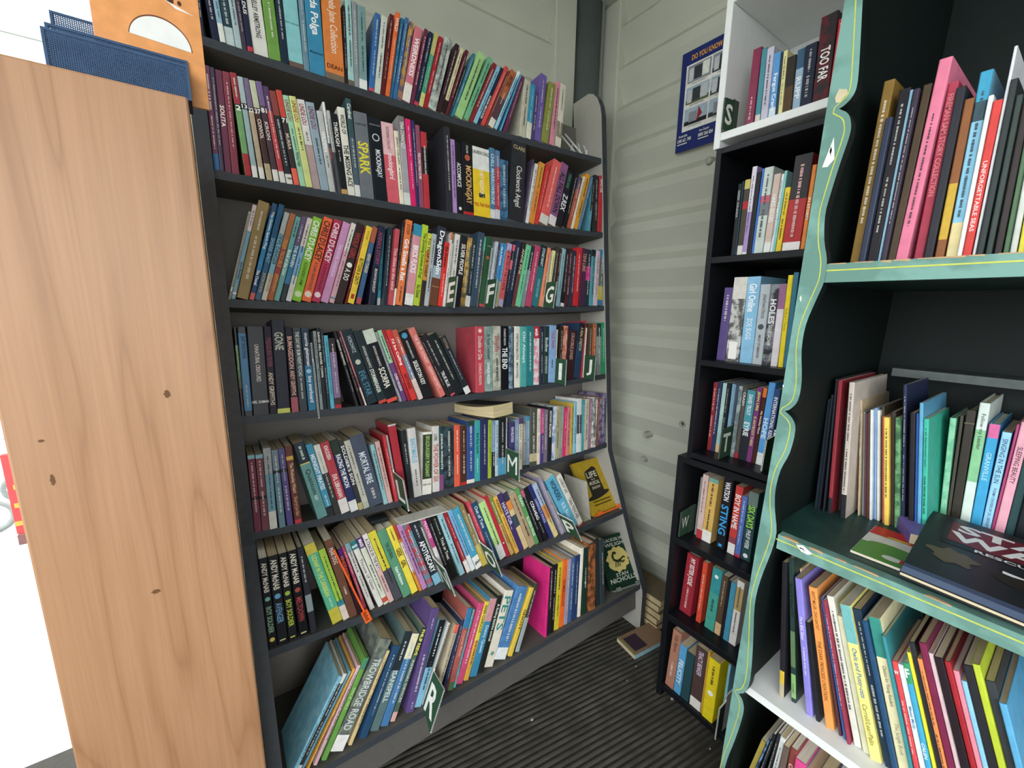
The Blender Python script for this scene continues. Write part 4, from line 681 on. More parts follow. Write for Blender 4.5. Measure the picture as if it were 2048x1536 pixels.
right_row(1.08, -.133, [(1430.6, 1447.8, 575.6), (1449, 1468, 555), (1477.5, 1496, 553.8), (1522, 1541.6, 568.8), (1555, 1576, 550.6)], [
    (1430.6, 575.6, '5c4c80', '~*~.1~.45'), (1449, 555, '5c5c5a,td8d4cc:.25,mc8c8c4', '~*~.3~.65|#~f0eee8~.76~.97~.6'), (1477.5, 553.8, '8cc0e0', 'Girl Online~f8fcff~.08~.4~.65|ZOE SUGG~f0f8ff~.47~.72~.5'), (1502.5, 569, 'b8c0c4', 'JONATHAN STROUD~445~.12~.42~.6|O!~4c5458~.47~.58~.6|AMULET OF SAMARKAND~334~.62~.92~.6'), (1522, 568.8, '34343a,m8c9094', 'HOLES~f4f4f4~.18~.48~.7|LOUIS SACHAR~e8e8e8~.5~.75~.45'), (1540, 568, 'e4dce0,t9c6c90:.3', ''), (1555, 550.6, 'f0d82c', "Gulliver's Travels~8c7410~.35~.6~.5"), (1565, 545, '3c7890', ''), (1575, 'g')], 'the shelf of black unit below the top one', Gq, maxD=.17)
right_row(1.10, -.392, [(1412, 1426, 764.8), (1428, 1444.5, 766), (1466.7, 1486, 776), (1490.6, 1513.5, 775), (1508, 1535.7, 764.8)], [
    (1412, 764.8, '8c2c34', '*'), (1420, 763, '2c3858', '*'), (1428, 766, 'a8c8c4,bd8b890:.12', ''), (1436, 766, '222428', '*'), (1443, 768, '7cb0d0', '', dict(r=.01)), (1449, 769, '7c94a8', ''), (1444.5 + 9, 'D', 'T', dict(H=.09, out=.05, side=1, vb=.001, plate='4a574c')), (1459, 772, '6c7c80,m9ca8a8', ''), (1466.7, 776, '5c5450,bb03038:.08', 'CRASH~e8e0d8~.05~.25'), (1474, 780, '4c98a4,b282c34:.45', 'DAVID TROUT~e8f4f4~.06~.35~.6|EYRIE~f0f4f4~.45~.65'), (1490.6, 775, '7c3c74', 'JEAN URE~d8e060~.05~.3~.6|IS ANYBODY THERE~e8e088~.38~.78~.5'), (1501, 776, '4c2c24,te07838:.12', 'My Holiday Place~f0e0d0~.3~.6'), (1509, 764.8, '5ca0dc,be4e8e8:.15', 'HOPE~e0f0fc~.3~.8~.7'), (1522, 778, '34507c', 'INTERNATIONAL RESCUE~f0f0f0~.1~.7'), (1534, 'D', '', dict(H=.1, out=.04, l='divider card half hidden behind the green frame, black unit'))], 'the bottom shelf of middle black unit', Gq, maxD=.17)
right_row(1.095, -.662, [(1391, 1406, 948), (1402, 1418.9, 954.8), (1430, 1449, 953), (1452.7, 1472, 970.9), (1479, 1497.6, 982)], [
    (1360, 'D', 'W', dict(H=.085, out=.045, vt=.083, vb=.001, side=1, plate='4a574c', D=.03)), (1384, 956, '8c8e8c', '', dict(r=.01)), (1391, 948, 'd4b8b0,bb83840:.14', '~*~.1~.6'), (1402, 954.8, 'd8b060,t6ca49c:.06,bece8e0:.18', '*'), (1420, 'g'), (1430, 953, '1c1c22', 'WATSON~f0f0f0~.06~.32~.6|STING~40a0e0~.38~.8~.8|#~40a0e0~.93~.97~.4'), (1447.5, 'g'), (1452.7, 970.9, 'c84440,b8c4858:.25,x ece8e4:0:.16'.replace('x e', 'xe'), 'BOY IN NAME~f4ece4~.12~.62~.75'), (1468, 991, '5878bc,bb83c58:.05', '*'), (1479, 982, '2c4c50,t6c8078:.2', 'SIX DAYS~a8e84c~.2~.52~.7|PHILIP WEBB~f0f4f4~.55~.82~.5|O!~f0f0f0~.9~.96~.5'), (1498, 'g')], 'the upper shelf of lowest black unit', Gq, maxD=.17)
right_row(1.088, -.919, [(1357.6, 1374.8, 1105.8), (1390.5, 1406, 1123), (1407.7, 1426, 1133), (1456, 1475, 1160)], [
    (1357.6, 1106, '9c2c38', 'MY SISTER JODIE~f0e8e0~.05~.5~.6|*~~.55~.9', dict(k='hardback')), (1380, 'g'), (1390.5, 1123, 'd85038', '~*~.2~.8'), (1400, 'g'), (1407.7, 1133, '4ca494,t3c9498:.4', 'O!~e8f4f0~.1~.16~.4|~*~.5~.7'), (1427, 1150, '5c4838,bd8b488:.2', '~*~.08~.5'), (1439, 1160, '26262c', ''), (1445, 1163, '4c98b4', ''), (1456, 1160, 'e8e4de,xc0a468:.55:.9', '*'), (1470, 'g')], 'the middle shelf of lowest black unit', Gq, maxD=.2)
right_row(1.050, -1.168, [(1329, 1346, 1257.7), (1345.5, 1360, 1287.8), (1376.8, 1392, 1290.7), (1403, 1419, 1313.6)], [
    (1329, 1258, 'b07c68', 'Lily Alone~3c241c~.08~.36~.5|*~~.55~.8', dict(k='hardback')), (1345.5, 1288, '5ca4d0', 'FELICITY~e8f0f8~.3~.8~.6'), (1360, 1302, '2c4c54', ''), (1376.8, 1291, '54403c,be8e4dc:.16', 'TRACY BEAKER~d8c8e0~.05~.45~.6'), (1398, 1303, 'c8a03c', ''), (1403, 1314, 'f0d828', '~*~.1~.4|O!~fff~.5~.6~.5'), (1424, 'g'), (1432, 1335, '8cc4d8', '', dict(r=.02)), (1437, 'g'), (1440, 'D', '', dict(H=.12, out=.03, vt=.1, plate='e0e0da', face='3c4840', l='dark divider card beside the yellow book, lowest black unit'))], 'the bottom shelf of lowest black unit', Gq, maxD=.2)

# ------------------------------------------------------------------ green case: picture books
Gg = 'picture books in the green bookcase'; PK = dict(kind='picture_book', ratio=.75, maxD=.24, jit=.012)
right_row(.935, .077, [(1693, 1764, 160), (1751, 1818.7, 178.6), (1786, 1877, 118.5), (1820.6, 1893.5, 162), (1886, 1959, 140), (1921, 1986.5, 202), (1941, 2028, 91), (2032, 2100, 150)], [
    (1693, 160, '8a6c34', '*'), (1714, 237, '343c50', ''), (1728, 178, '26242a', '*'), (1751, 179, '8cb4cc', ''), (1757, 178.6, '3c3444', '*'), (1769, 168, '4c3c2c', ''), (1786, 118.5, 'e07c98', '*~c8a050~.25~.8', dict(k='hardback')), (1820.6, 162, 'a83c50', 'FIREMAN SAM STORY COLLECTION~d87c84~.05~.62~.6', dict(k='hardback')), (1843, 175, '26262e', ''), (1864, 197, '8c5834,xc8a43c:.15:.5', ''), (1885, 140, '88c4e0,t3c9cc0:.15,x34505c:.75:.85,be0d098:.22', '*', dict(k='hardback')), (1910, 191, 'e8e8e6', ''), (1921, 202, 'd44440', 'UNFORGETTABLE SEAS~f4e8e4~.35~.82~.5'), (1941, 91, 'd8dce0', ''), (1948, 160, '2c3434', ''), (1966, 190, '34403c', ''), (1982, 200, '3c3434', ''), (2001, 190, '5c7c5c', ''), (2016, 170, 'c8ccc4', ''), (2032, 160, 'dcd048', ''), (2046, 150, '3c4c5c', ''), (2066, 'g')], "the green bookcase's upper shelf", Gg, **PK)
right_row(1.03, -.428, [(1631, 1659, 800), (1649, 1671, 760), (1678, 1697, 765), (1702, 1716, 800)], [
    (1625, 800, '26303c', ''), (1634, 790, '1e2228', ''), (1642, 758, '20242c', ''), (1650, 761, '8c3038,b26262c:.12', ''), (1661, 822, '34302e', '', dict(r=.04)), (1678, 765, 'c8bcb0,b26262c:.18', '*'), (1689, 'g')], "the green bookcase's middle shelf, left end", Gg, **PK)
right_row(1.075, -.428, [(1697, 1710, 790), (1718, 1722, 800), (1768, 1768, 834.6), (1800, 1805, 780)], [
    (1714, 801, 'b8a484', '*'), (1718, 825, '8c8f94', ''), (1724, 828, '5c3c48', ''), (1731, 826, '54382c', ''), (1738, 820, 'd8dce0', ''), (1744, 818, '7ca4d0', ''), (1750, 822, 'dcd8cc', ''), (1757, 815, '4c4434', '', dict(r=.02)), (1762.5, 834, 'c86c54', '', dict(r=.006)), (1766, 834.6, 'f0cc60', '*', dict(r=0)), (1778, 825, '3c3430', '', dict(r=.01)), (1787, 836, '6ca070,m3c6444', '', dict(r=.004)), (1798, 771, '28304c', '*', dict(r=.012, D=.17)), (1806, 830, '20282e', '', dict(r=.03)), (1815, 826, '262228', ''), (1826, 828, '3464b0', ''), (1833, 806, '64a8cc', ''), (1841, 838, '44b8a0', '*', dict(r=.004)), (1852, 'g')], "the green bookcase's middle shelf, centre", Gg, **PK)
right_row(1.17, -.428, [(1838, 1851, 830), (1864, 1881, 836), (1895, 1930.5, 821), (1935.6, 1978, 848), (1979.6, 2039, 844.8)], [
    (1876, 836, '74b894,m94d0ac', '', dict(k='hardback', pg='d8d4c0')), (1889, 832, '4c4840', '', dict(r=.006)), (1896, 821, '3c3630', '=GERMAN FAIRY TALES~a89c78~.05~.16~.8', dict(k='hardback')), (1915, 806, 'd8e4dc,x8cc494:.4:.8', 'Follow my Leader~333~.08~.35~.5', dict(k='hardback')), (1935.6, 848, '44a4d4,tdc6ca0:.12', 'GRANVILLE~b8e0f4~.25~.5~.5', dict(k='hardback')), (1957, 865, '9cd0f0', 'SINGING IN THE SUN~2c4460~.05~.48~.55|POEMS CHOSEN BY JILL BENNETT~3c5470~.52~.92~.4'), (1976, 850, 'b04878', ''), (1982, 844.8, 'e8a8b8', 'SLEEPING BEAUTY~3c2430~.2~.5~.5', dict(k='hardback')), (2003, 850, '2c484a', ''), (2022, 850, '1e2226', ''), (2050, 'g')], "the green bookcase's middle shelf, right end", Gg, **dict(PK, maxD=.175))
right_row(.90, -.808, [(1556, 1562, 1125), (1578, 1572, 1119), (1610, 1585, 1155.6), (1652, 1616, 1175.5), (1705, 1652, 1211.7), (1765, 1690, 1180), (1812, 1738, 1205), (1880, 1795, 1240), (1960, 1860, 1270), (2100, 1980, 1310)], [
    (1556, 1125, '26242a,xd0b040:.1:.2,bb8ac90:.1', ''), (1577, 1119, '2c403c,x84b070:.03:.2,x607c58:.25:.5', 'BLACK BEAUTY~101818~.12~.45~.55|AWARD~1c2c1c~.86~.94~.3'), (1599, 1150, 'c8ac84', '', dict(r=.04)), (1606, 1155.6, '8c84d4', "I'm a BIG Sister~e8e4fc~.28~.45~.5|*~~.5~.7"), (1629, 1200, '26282c', '', dict(h=.2)), (1640, 1180, 'c8ccc8', '', dict(h=.22, r=.03)), (1648, 1175.5, 'ec9c54', 'BRETT MILLER - DAN SANTAT~7c3c18~.03~.3~.4|THE DARK PRINCESS CREATION~7c3c18~.38~.8~.45'), (1674, 1195, '5c3844', '', dict(h=.25)), (1684, 1190, '4464a4', '', dict(h=.27)), (1693, 1200, '94384c', '*', dict(h=.27)), (1704, 1212, 'dcdcd0', '*', dict(h=.28)), (1722, 1230, 'd4d4b4', '', dict(h=.25)), (1738, 1190, 'f0e488,t74b4b4:.25', 'Owls and Pussy-cats~5c84a8~.28~.6~.6|Carroll/Lear/Palin~7c7c40~.64~.9~.45', dict(h=.28)), (1766, 1200, '24384c', '*', dict(h=.28)), (1786, 1205, '2c5074', '', dict(h=.27)), (1798, 1200, 'e8e0b4,t3c8c80:.25', 'Classics for Young Readers~44443c~.3~.55~.4|The Jungle Book~8c8c74~.65~.85~.45', dict(h=.28)), (1826, 1215, '3c8c94', '', dict(h=.26)), (1836, 1320, 'd84c50', '=W~fff~.05~.12~.6|*~~.3~.7', dict(h=.22)), (1850, 1260, 'e0ecec', 'Messy Molly~3c7ca0~.2~.6~.6', dict(h=.22)), (1866, 1260, '44a4cc,t3c9464:.15', '=F~fff~.04~.11~.6|CALEN~e8f4f8~.5~.75', dict(h=.23)), (1880, 1250, 'ecdc3c', '', dict(h=.25)), (1890, 1250, '34363a', '', dict(h=.27)), (1905, 1250, 'e48c54', '*', dict(h=.25)), (1918, 1250, '7c2c4c', '', dict(h=.28)), (1938, 1250, 'dcc0c4', '', dict(h=.27)), (1952, 1250, '2c2428', '', dict(h=.27)), (1975, 1250, 'a42c34', '', dict(h=.27)), (1990, 1250, 'e08c9c', '', dict(h=.26)), (2005, 1250, '8cc4e0', '', dict(h=.25)), (2020, 1250, '2c2c30', '', dict(h=.28)), (2045, 1250, 'b8c83c', '', dict(h=.29)), (2065, 1250, '3c4044', '', dict(h=.27)), (2090, 1250, '5ca4cc', '', dict(h=.25)), (2110, 'g')], "the white board of green bookcase", Gg, **dict(PK, maxD=.25, ratio=.8))
right_row(.90, -1.17, [(1440, 1510, 1420), (1560, 1600, 1450), (1700, 1740, 1480)], [
    (1420, 1420, 'a8984c', '', dict(h=.23)), (1438, 1420, '2c3c54,m6c94c4', '', dict(h=.25)), (1462, 1420, '24282c', '*', dict(h=.27)), (1490, 1420, '343438', '*', dict(h=.27)), (1510, 1420, 'd8dcd8', '*', dict(h=.27)), (1527, 1420, '6c5c54', '', dict(h=.26)), (1542, 1420, '8c4840', 'CONFUSED?~e8d8d0~.1~.5~.6', dict(h=.26)), (1560, 1420, 'e05090', '*', dict(h=.25)), (1582, 1420, '6cb0d8', '', dict(h=.24)), (1605, 1420, '34343c', '', dict(h=.25)), (1630, 1420, '5c6ca0', '', dict(h=.24)), (1660, 'g')], "the green bookcase's lowest shelf", Gg, **PK)
# ------------------------------------------------------------------ loose things
def box_at(name, origin, ex, ey, ez, m, parent=None):
    """box from an origin corner and three edge vectors"""
    o, ex, ey, ez = (np.array(q, float) for q in (origin, ex, ey, ez))
    V = [o + ex * a + ey * b + ez * c for c in (0, 1) for b in (0, 1) for a in (0, 1)]
    return fixn(obj(name, V, [(0, 2, 3, 1), (4, 5, 7, 6), (0, 1, 5, 4), (2, 6, 7, 3), (0, 4, 6, 2), (1, 3, 7, 5)], m, parent))
def unitv(v): v = np.array(v, float); return v / np.linalg.norm(v)
def frameM(o, x, y, z): return Matrix(((x[0], y[0], z[0], o[0]), (x[1], y[1], z[1], o[1]), (x[2], y[2], z[2], o[2]), (0, 0, 0, 1)))
def flat_book(name, label, o, x, y, z, W, L, T, cover, spine=None, pg='e2d3b0', hard=False, cat='book'):
    """lying or standing book: x width (spine at x=0), y length, z thickness"""
    r = empty(name, M=frameM(o, x, y, z)); tag(r, label, cat)
    c = .0022 if hard else .0007; ins = .003 if hard else .0006; cm = mat(cover, .35); sm = mat(spine or cover, .4)
    obj('cover', *boxes([(0, W, 0, L, 0, c), (0, W, 0, L, T - c, T)]), cm, r); obj('spine', *box(-.0006, 0, 0, L, 0, T), sm, r)
    obj('page_block', *box(.0005, W - ins, ins, L - ins, c, T - c), pages_mat(pg), r)
    return r
def printed(r, parts, cols, z):
    return obj('cover_print', [(x, y, z + LZ * k) for (x, y), k in zip(parts[0], parts[3])], parts[1], [mat(c, .4, var=.03) for c in cols], r, parts[2])
# two books shown face-on, propped up on easels
def facing(name, label, bl, br, tl, tr, i, W, cover, draw, spine):
    fr = LEFT; sv = sv_left(i)
    def onb(p):
        P = hit(p[0], p[1], fr.P(0, sv(1.13)), fr.V); return P
    A, B = onb(bl), onb(br); x = unitv(B - A); x = unitv(x - fr.V * (x @ fr.V)); best = None
    for hh in np.linspace(.17, .24, 15):
        for ph in np.radians(np.linspace(-5, 45, 51)):
            nrm = np.cross(x, fr.V); back = -nrm if nrm @ fr.N > 0 else nrm
            up = fr.V * math.cos(ph) + back * math.sin(ph)
            e = sum((np.array(pix(q)) - np.array(p)) @ (np.array(pix(q)) - np.array(p)) for q, p in ((A + up * hh, tl), (B + up * hh, tr)))
            if best is None or e < best[0]: best = (e, hh, up)
    _, hh, up = best; w = np.linalg.norm(B - A); z = unitv(np.cross(x, up))
    T = .014
    r = flat_book(name, label, A + up * .006 - z * T, x, up, z, w, hh, T, cover, spine, hard=True)
    p = art(); cols = draw(p, w, hh); printed(r, p, cols, T + .0004)
    return A, x, up, z, w, hh
def draw_hat(p, w, h):
    poly(p, [(w * .25, h * .30), (w * .72, h * .36), (w * .70, h * .82), (w * .62, h * .86), (w * .33, h * .80), (w * .28, h * .77)], 0)
    poly(p, [(x * math.cos(.12) - y * math.sin(.12) + w * .48, x * math.sin(.12) + y * math.cos(.12) + h * .31) for x, y in ell(0, 0, w * .40, h * .05)], 0)
    q = art()
    for s, yy, hh, ww in (('LIFE', .71, .11, .36), ('IS A', .62, .03, .2), ('MUSICAL', .55, .07, .36), ('SHOW', .46, .05, .30)):
        print_text(q, s, w * .49, h * yy, w * ww, h * hh, 1, 0, .03)
    n = len(p[0]); p[0].extend(q[0]); p[1].extend([tuple(k + n for k in f) for f in q[1]]); p[2].extend(q[2]); p[3].extend([k + 9 for k in q[3]])
    for yy in (.20, .14): rect(p, w * .2, w * .8, h * yy, h * (yy + .025), 2)
    return ['2a2820', 'd8d0b8', '5c4c14']
def draw_scorp(p, w, h):
    e = [(w * .52 + math.cos(t) * w * .36 * (1 + .08 * math.sin(9 * t) + .05 * math.sin(17 * t)), h * .52 + math.sin(t) * h * .235 * (1 + .08 * math.cos(11 * t))) for t in np.linspace(0, 2 * math.pi, 60)[:-1]]
    poly(p, e, 0)
    # scorpion: curled tail, body, claws
    def stroke(pts, wd):
        for (a, b), (c, d) in zip(pts, pts[1:]):
            L = math.hypot(c - a, d - b) or 1; nx, ny = -(d - b) / L * wd, (c - a) / L * wd
            poly(p, [(w * a + nx, h * b + ny), (w * c + nx, h * d + ny), (w * c - nx, h * d - ny), (w * a - nx, h * b - ny)], 1)
    stroke([(.50, .63), (.44, .66), (.38, .63), (.36, .55), (.42, .50), (.52, .48), (.60, .50)], .0045)
    stroke([(.60, .50), (.70, .54), (.76, .52)], .003); stroke([(.58, .48), (.66, .44), (.72, .47)], .003)
    for k in range(4): stroke([(.44 + k * .05, .49), (.40 + k * .05, .43), (.38 + k * .05, .38)], .0016)
    for s, yy, hh in (('QUICKSILVER', .90, .07), ('TWILIGHT', .815, .07), ('STAN', .235, .065), ('NICHOLLS', .145, .085)):
        print_text(p, s, w * .52, h * yy, w * (.85 if len(s) > 5 else .4), h * hh, 2, 0, .012)
    return ['cdbb72', '24301c', 'ccd0c0']
A, x, up, z, w, h = facing('hardback', 'mustard yellow book with black top hat cover, propped face-on on an orange easel', (1185.5, 1036), (1240, 1014), (1144.6, 933), (1199.4, 915), 5, .13, 'b89a2c', draw_hat, 'a88c2c')
es = empty('display_easel', M=frameM(A, x, up, z)); tag(es, 'small orange plastic easel holding up the mustard yellow book', 'easel')
om = mat('e8702c', .35)
obj('base_bar', *box(.012, w - .004, 0, .0055, -.05, .012), om, es)
for a in (.018, w - .03): obj('hook', *boxes([(a, a + .018, .0, .006, .0125, .02), (a, a + .018, .0, .014, .016, .022)]), om, es)
obj('back_rest', *box(w * .3, w * .7, .006, .09, -.022, -.0155), om, es)
A, x, up, z, w, h = facing('paperback_novel', 'dark green book with a scorpion in a cream cloud, facing forward on an easel', (1221, 1186), (1279, 1166), (1198.9, 1077.6), (1244.6, 1066), 6, .13, '1c3328', draw_scorp, '182c22')
es = empty('display_easel', M=frameM(A, x, up, z)); tag(es, 'small clear plastic easel under the dark green scorpion book', 'easel')
cl = mat('707870', .25)
obj('base_bar', *box(.01, w - .004, 0, .0055, -.05, .012), cl, es); obj('back_rest', *box(w * .3, w * .7, .006, .09, -.022, -.0155), cl, es)
for a in (.018, w - .03): obj('hook', *boxes([(a, a + .018, .0, .006, .0125, .02), (a, a + .018, .0, .014, .016, .022)]), cl, es)
# bookend right of the sixth shelf's books
u0 = LEFT.u_at(1181, sv_left(5), .05); be = empty('bookend', M=LEFT.M(u0, sv_left(5)(u0) + .0004, .05, -.10)); tag(be, 'pale plastic bookend between the white paperback and mustard yellow book', 'bookend')
bm_ = mat('b8b4a8', .35)
obj('upright', *box(-.0015, .0015, 0, .12, 0, .15), bm_, be); obj('foot', *box(-.03, -.0016, 0, .10, .0035, .0045), bm_, be)
# white plastic book stands at the right of the top shelf
pm = mat('d8dcd8', .3)
for k, (xx, yy, lb, d) in enumerate(((1158, 300, 'white plastic book stand nearest the books, right end of top grey shelf', 0), (1180, 306, 'white plastic book stand behind the other, right end of top grey shelf', .03))):
    u = LEFT.u_at(xx, sv_left(0), -.03); st = empty('book_stand', M=LEFT.M(u, sv_left(0)(u) + .0003, -.02 - d, 0)); tag(st, lb, 'book stand', 'plastic book stands on the top shelf')
    s = -1 if k == 0 else .5
    V, F = tube([(.012, 0, .003), (.012 + s * .045, .045, .085)], .0028, 6); obj('back_leg', V, F, pm, st)
    V, F = tube([(-.012, .006, .003), (-.012 + s * .045, .05, .085)], .0028, 6); obj('back_leg', V, F, pm, st)
    V, F = tube([(-.022 + .02 * s, .012, .003), (.02, .06, .07)], .0028, 6); obj('strut', V, F, pm, st)
    V, F = tube([(-.014, 0, .0031), (.014, 0, .0031)], .0028, 6); obj('foot', V, F, pm, st)
    V, F = tube([(.012, -.006, .003), (.014, -.014, .006), (.014, -.016, .016)], .0028, 6); obj('hook', V, F, pm, st)
# open book lying on the fifth shelf's books
def plane_v(px_, py_, v): return hit(px_, py_, LEFT.P(0, v), LEFT.V)
L, Wd = .178, .09
A = LEFT.P(.617, -.344, -.1246); B = LEFT.P(.662, -.344, .0473); ex = unitv(B - A); nn_ = LEFT.V; ey = np.cross(nn_, ex)
ob = empty('open_paperback', M=frameM(A, ex, ey, nn_)); tag(ob, 'worn black paperback lying on its side on top of the fifth shelf books', 'book')
prof_n = 14; V, F = [], []
for k in range(prof_n + 1):
    s = k / prof_n; xq = s * L; top = .034 - .012 * math.sin(s * math.pi) * .6 + (.004 * s); bot = .0 + .006 * (1 - s) ** 2
    for yq in (0, Wd): V += [(xq, yq, bot), (xq, yq, top)]
for k in range(prof_n):
    a = 4 * k; b = a + 4; F += [(a, a + 1, b + 1, b), (a + 2, b + 2, b + 3, a + 3), (a + 1, a + 3, b + 3, b + 1), (a, b, b + 2, a + 2)]
F += [(0, 2, 3, 1), (4 * prof_n, 4 * prof_n + 1, 4 * prof_n + 3, 4 * prof_n + 2)]
pgm = bpy.data.materials.new('m_edge_pages'); pgm.use_nodes = True; nt = pgm.node_tree; b_ = nt.nodes['Principled BSDF']; b_.inputs['Roughness'].default_value = .9
tc = nt.nodes.new('ShaderNodeTexCoord'); mp = nt.nodes.new('ShaderNodeMapping'); mp.inputs['Scale'].default_value = (8, 8, 900); nz = nt.nodes.new('ShaderNodeTexNoise'); nz.inputs['Scale'].default_value = 1
nt.links.new(tc.outputs['Object'], mp.inputs[0]); nt.links.new(mp.outputs[0], nz.inputs['Vector']); rp = nt.nodes.new('ShaderNodeValToRGB'); e = rp.color_ramp.elements
e[0].position = .3; e[1].position = .7; e[0].color = lin('b8a67c'); e[1].color = lin('ead9ae'); nt.links.new(nz.outputs['Fac'], rp.inputs[0]); nt.links.new(rp.outputs[0], b_.inputs['Base Color'])
fixn(obj('page_block', V, F, pgm, ob))
V, F = [], []
for k in range(prof_n + 1):
    s = k / prof_n; xq = s * L; zq = .0355 - .012 * math.sin(s * math.pi) * .6 + .004 * s + .004 * math.sin(s * math.pi)
    for yq in (.012 + .02 * s, Wd): V += [(xq, yq, zq), (xq, yq, zq + .0008)]
F = []
for k in range(prof_n):
    a = 4 * k; b = a + 4; F += [(a, a + 1, b + 1, b), (a + 2, b + 2, b + 3, a + 3), (a + 1, a + 3, b + 3, b + 1), (a, b, b + 2, a + 2)]
fixn(obj('cover', V, F, mat('1c1c1e', .35), ob))
# white sheet and black wallet on top of the sixth shelf's books
vs_ = -.572
def sheet(name, label, cat, pts, v, T, m):
    A, B, Cc = (plane_v(*p, v) for p in pts); ex = unitv(Cc - B); ey = np.cross(LEFT.V, ex); W = np.linalg.norm(Cc - B); D = abs((A - B) @ ey)
    o = bev(obj(name, *box(0, W, 0, D, 0, T), m, M=frameM(B, ex, ey, LEFT.V)), min(T * .3, .003)); tag(o, label, cat); return o
sheet('card_sheet', 'white corflute sheet lying on top of the sixth shelf books', 'sheet', ((779.7, 1040.8), (801.6, 1051.8), (897.6, 1023.2)), vs_, .003, mat('d8d6ce', .5))
sheet('black_notebook', 'small black notebook lying on the sixth shelf books beside white sheet', 'notebook', ((725.5, 1043), (743, 1051.8), (779, 1042)), vs_ - .006, .012, mat('202226', .35))
# orange strip hanging over the edge of the sixth shelf
a = LEFT.uv(737, 1241, .080); b = LEFT.uv(668, 1100, .080); th = math.atan2(b[0] - a[0], b[1] - a[1]); Ln = math.hypot(b[0] - a[0], b[1] - a[1])
sp_ = empty('orange_ruler', M=LEFT.M(a[0], a[1], .0795, th)); tag(sp_, 'bright orange plastic strip hanging over the edge of the sixth shelf', 'ruler')
obj('blade', *box(-.0022, .0022, 0, .0025, .03, Ln), mat('f0682c', .35), sp_); obj('end_tab', *box(-.0085, .0085, -.001, .003, -.004, .0298), mat('f0682c', .35), sp_)
p = art()
for k in range(5): rect(p, -.005, .004 - .002 * (k % 2), .003 + k * .0052, .0058 + k * .0052, 0)
obj('marks', [(q[0], -.0014, q[1]) for q in p[0]], p[1], mat('5a2412', .5), sp_)

# ------------------------------------------------------------------ on top of the wooden cabinet
mesh_m = mat('3a5272', .4, var=.1)
org = empty('mesh_organiser', (-.069, .79, WH)); tag(org, 'dark blue wire mesh letter sorter standing on the wooden cabinet', 'organiser')
def mesh_panel(y, x0, x1, z1, nm):
    V, F = boxes([(x0, x1, y - .0015, y + .0015, z1 - .003, z1), (x0, x1, y - .0015, y + .0015, 0.0004, .003), (x0, x0 + .003, y - .0015, y + .0015, .003, z1 - .003), (x1 - .003, x1, y - .0015, y + .0015, .003, z1 - .003)])
    obj('rim', V, F, mesh_m, org)
    S = []; xx = x0 + .003
    while xx < x1 - .003: S.append((xx, xx + .0011, y - .0004, y + .0004, .003, z1 - .003)); xx += .0021
    zz = .003
    while zz < z1 - .003: S.append((x0 + .003, x1 - .003, y - .0006, y + .0006, zz, zz + .0011)); zz += .0021
    o = obj(nm, *boxes(S), mesh_m, org); o['kind'] = 'stuff'
mesh_panel(.004, -.072, .069, .045, 'wire_mesh'); mesh_panel(.022, -.071, .069, .058, 'wire_mesh'); mesh_panel(.052, -.070, .069, .086, 'wire_mesh')
obj('base_plate', *box(-.072, .069, .001, .056, 0, .0004), mesh_m, org)
for a in (-.072, .067): obj('side_rim', *boxes([(a, a + .002, .0056, .0224, 0.0004, .04), (a, a + .002, .0256, .0504, .0004, .05)]), mesh_m, org)
bo = flat_book('picture_book', 'orange children\'s book standing in the mesh sorter on the cabinet', (-.095, .8175, WH + .001), (1, 0, 0), (0, 0, 1), (0, -1, 0), .115, .20, .0012 + .003, 'e09a60', 'e8a8a0', hard=False)
p = art()
print_text(p, 'Loud!', .058, .142, .075, .034, 0, 0, .01)
poly(p, ell(.068, .070, .034, .034, 30, 0, math.pi * 1.0), 1)
poly(p, ell(.068, .070, .033, .032, 30, 0, math.pi * 1.0), 2)
poly(p, [(.075, .128), (.108, .118), (.088, .120), (.083, .124)], 2)
printed(bo, p, ['4c3028', '6b4434', 'e8e8e4'], .0042 + .0004)

# ------------------------------------------------------------------ lying on the green middle shelf
GS = -.428 + Z0 + .0012
def onz(px_, py_, z): return hit(px_, py_, (0, 0, z), (0, 0, 1))
A = onz(1751, 1055, GS); B = onz(1701, 1104, GS); Cc = onz(1790, 1139, GS)
ey = unitv(A - B); ex = np.array([ey[1], -ey[0], 0]); W = .17; L = np.linalg.norm(A - B)
r = flat_book('picture_book', 'thin picture book with red, white and green cover lying flat on green shelf', B, ex, ey, (0, 0, 1), W, L, .004, 'dcdcd4', 'e4e4e0')
p = art()
rect(p, 0, W, L * .72, L, 0); rect(p, 0, W, 0, L * .42, 1); poly(p, ell(W * .25, L * .42, W * .2, L * .10), 1); poly(p, ell(W * .7, L * .44, W * .2, L * .09), 1)
poly(p, ell(W * .3, L * .16, W * .08, L * .06), 2); rect(p, W * .36, W * .86, L * .12, L * .22, 0); poly(p, ell(W * .75, L * .28, W * .14, L * .14), 2); poly(p, ell(W * .25, L * .75, W * .1, L * .03), 3)
poly(p, ell(W * .5, L * .58, W * .1, L * .06), 3)
printed(r, p, ('c83030', '5c9444', 'e4e4de', 'd0b840'), .0043)
B = onz(1824, 1095, GS); A = onz(1806, 1068, GS)
ey = unitv((A - B) * [1, 1, 0]); ex = np.array([ey[1], -ey[0], 0])
flat_book('paperback_novel', 'thick purple paperback lying behind the flat picture book on green shelf', B + np.array([.004, .006, 0]), ex, ey, (0, 0, 1), .10, .082, .024, '7c6cb4', '6c5ca4')
zz = GS + .028
B = onz(1797, 1152, zz - .012); A = onz(1863, 1030, zz)
ey = unitv(A - B); ex = unitv(np.cross(ey, (0, 0, 1))); ex = unitv(ex + np.array([-.10, 0, -.06])); ez = unitv(np.cross(ex, ey)); ex = np.cross(ey, ez)
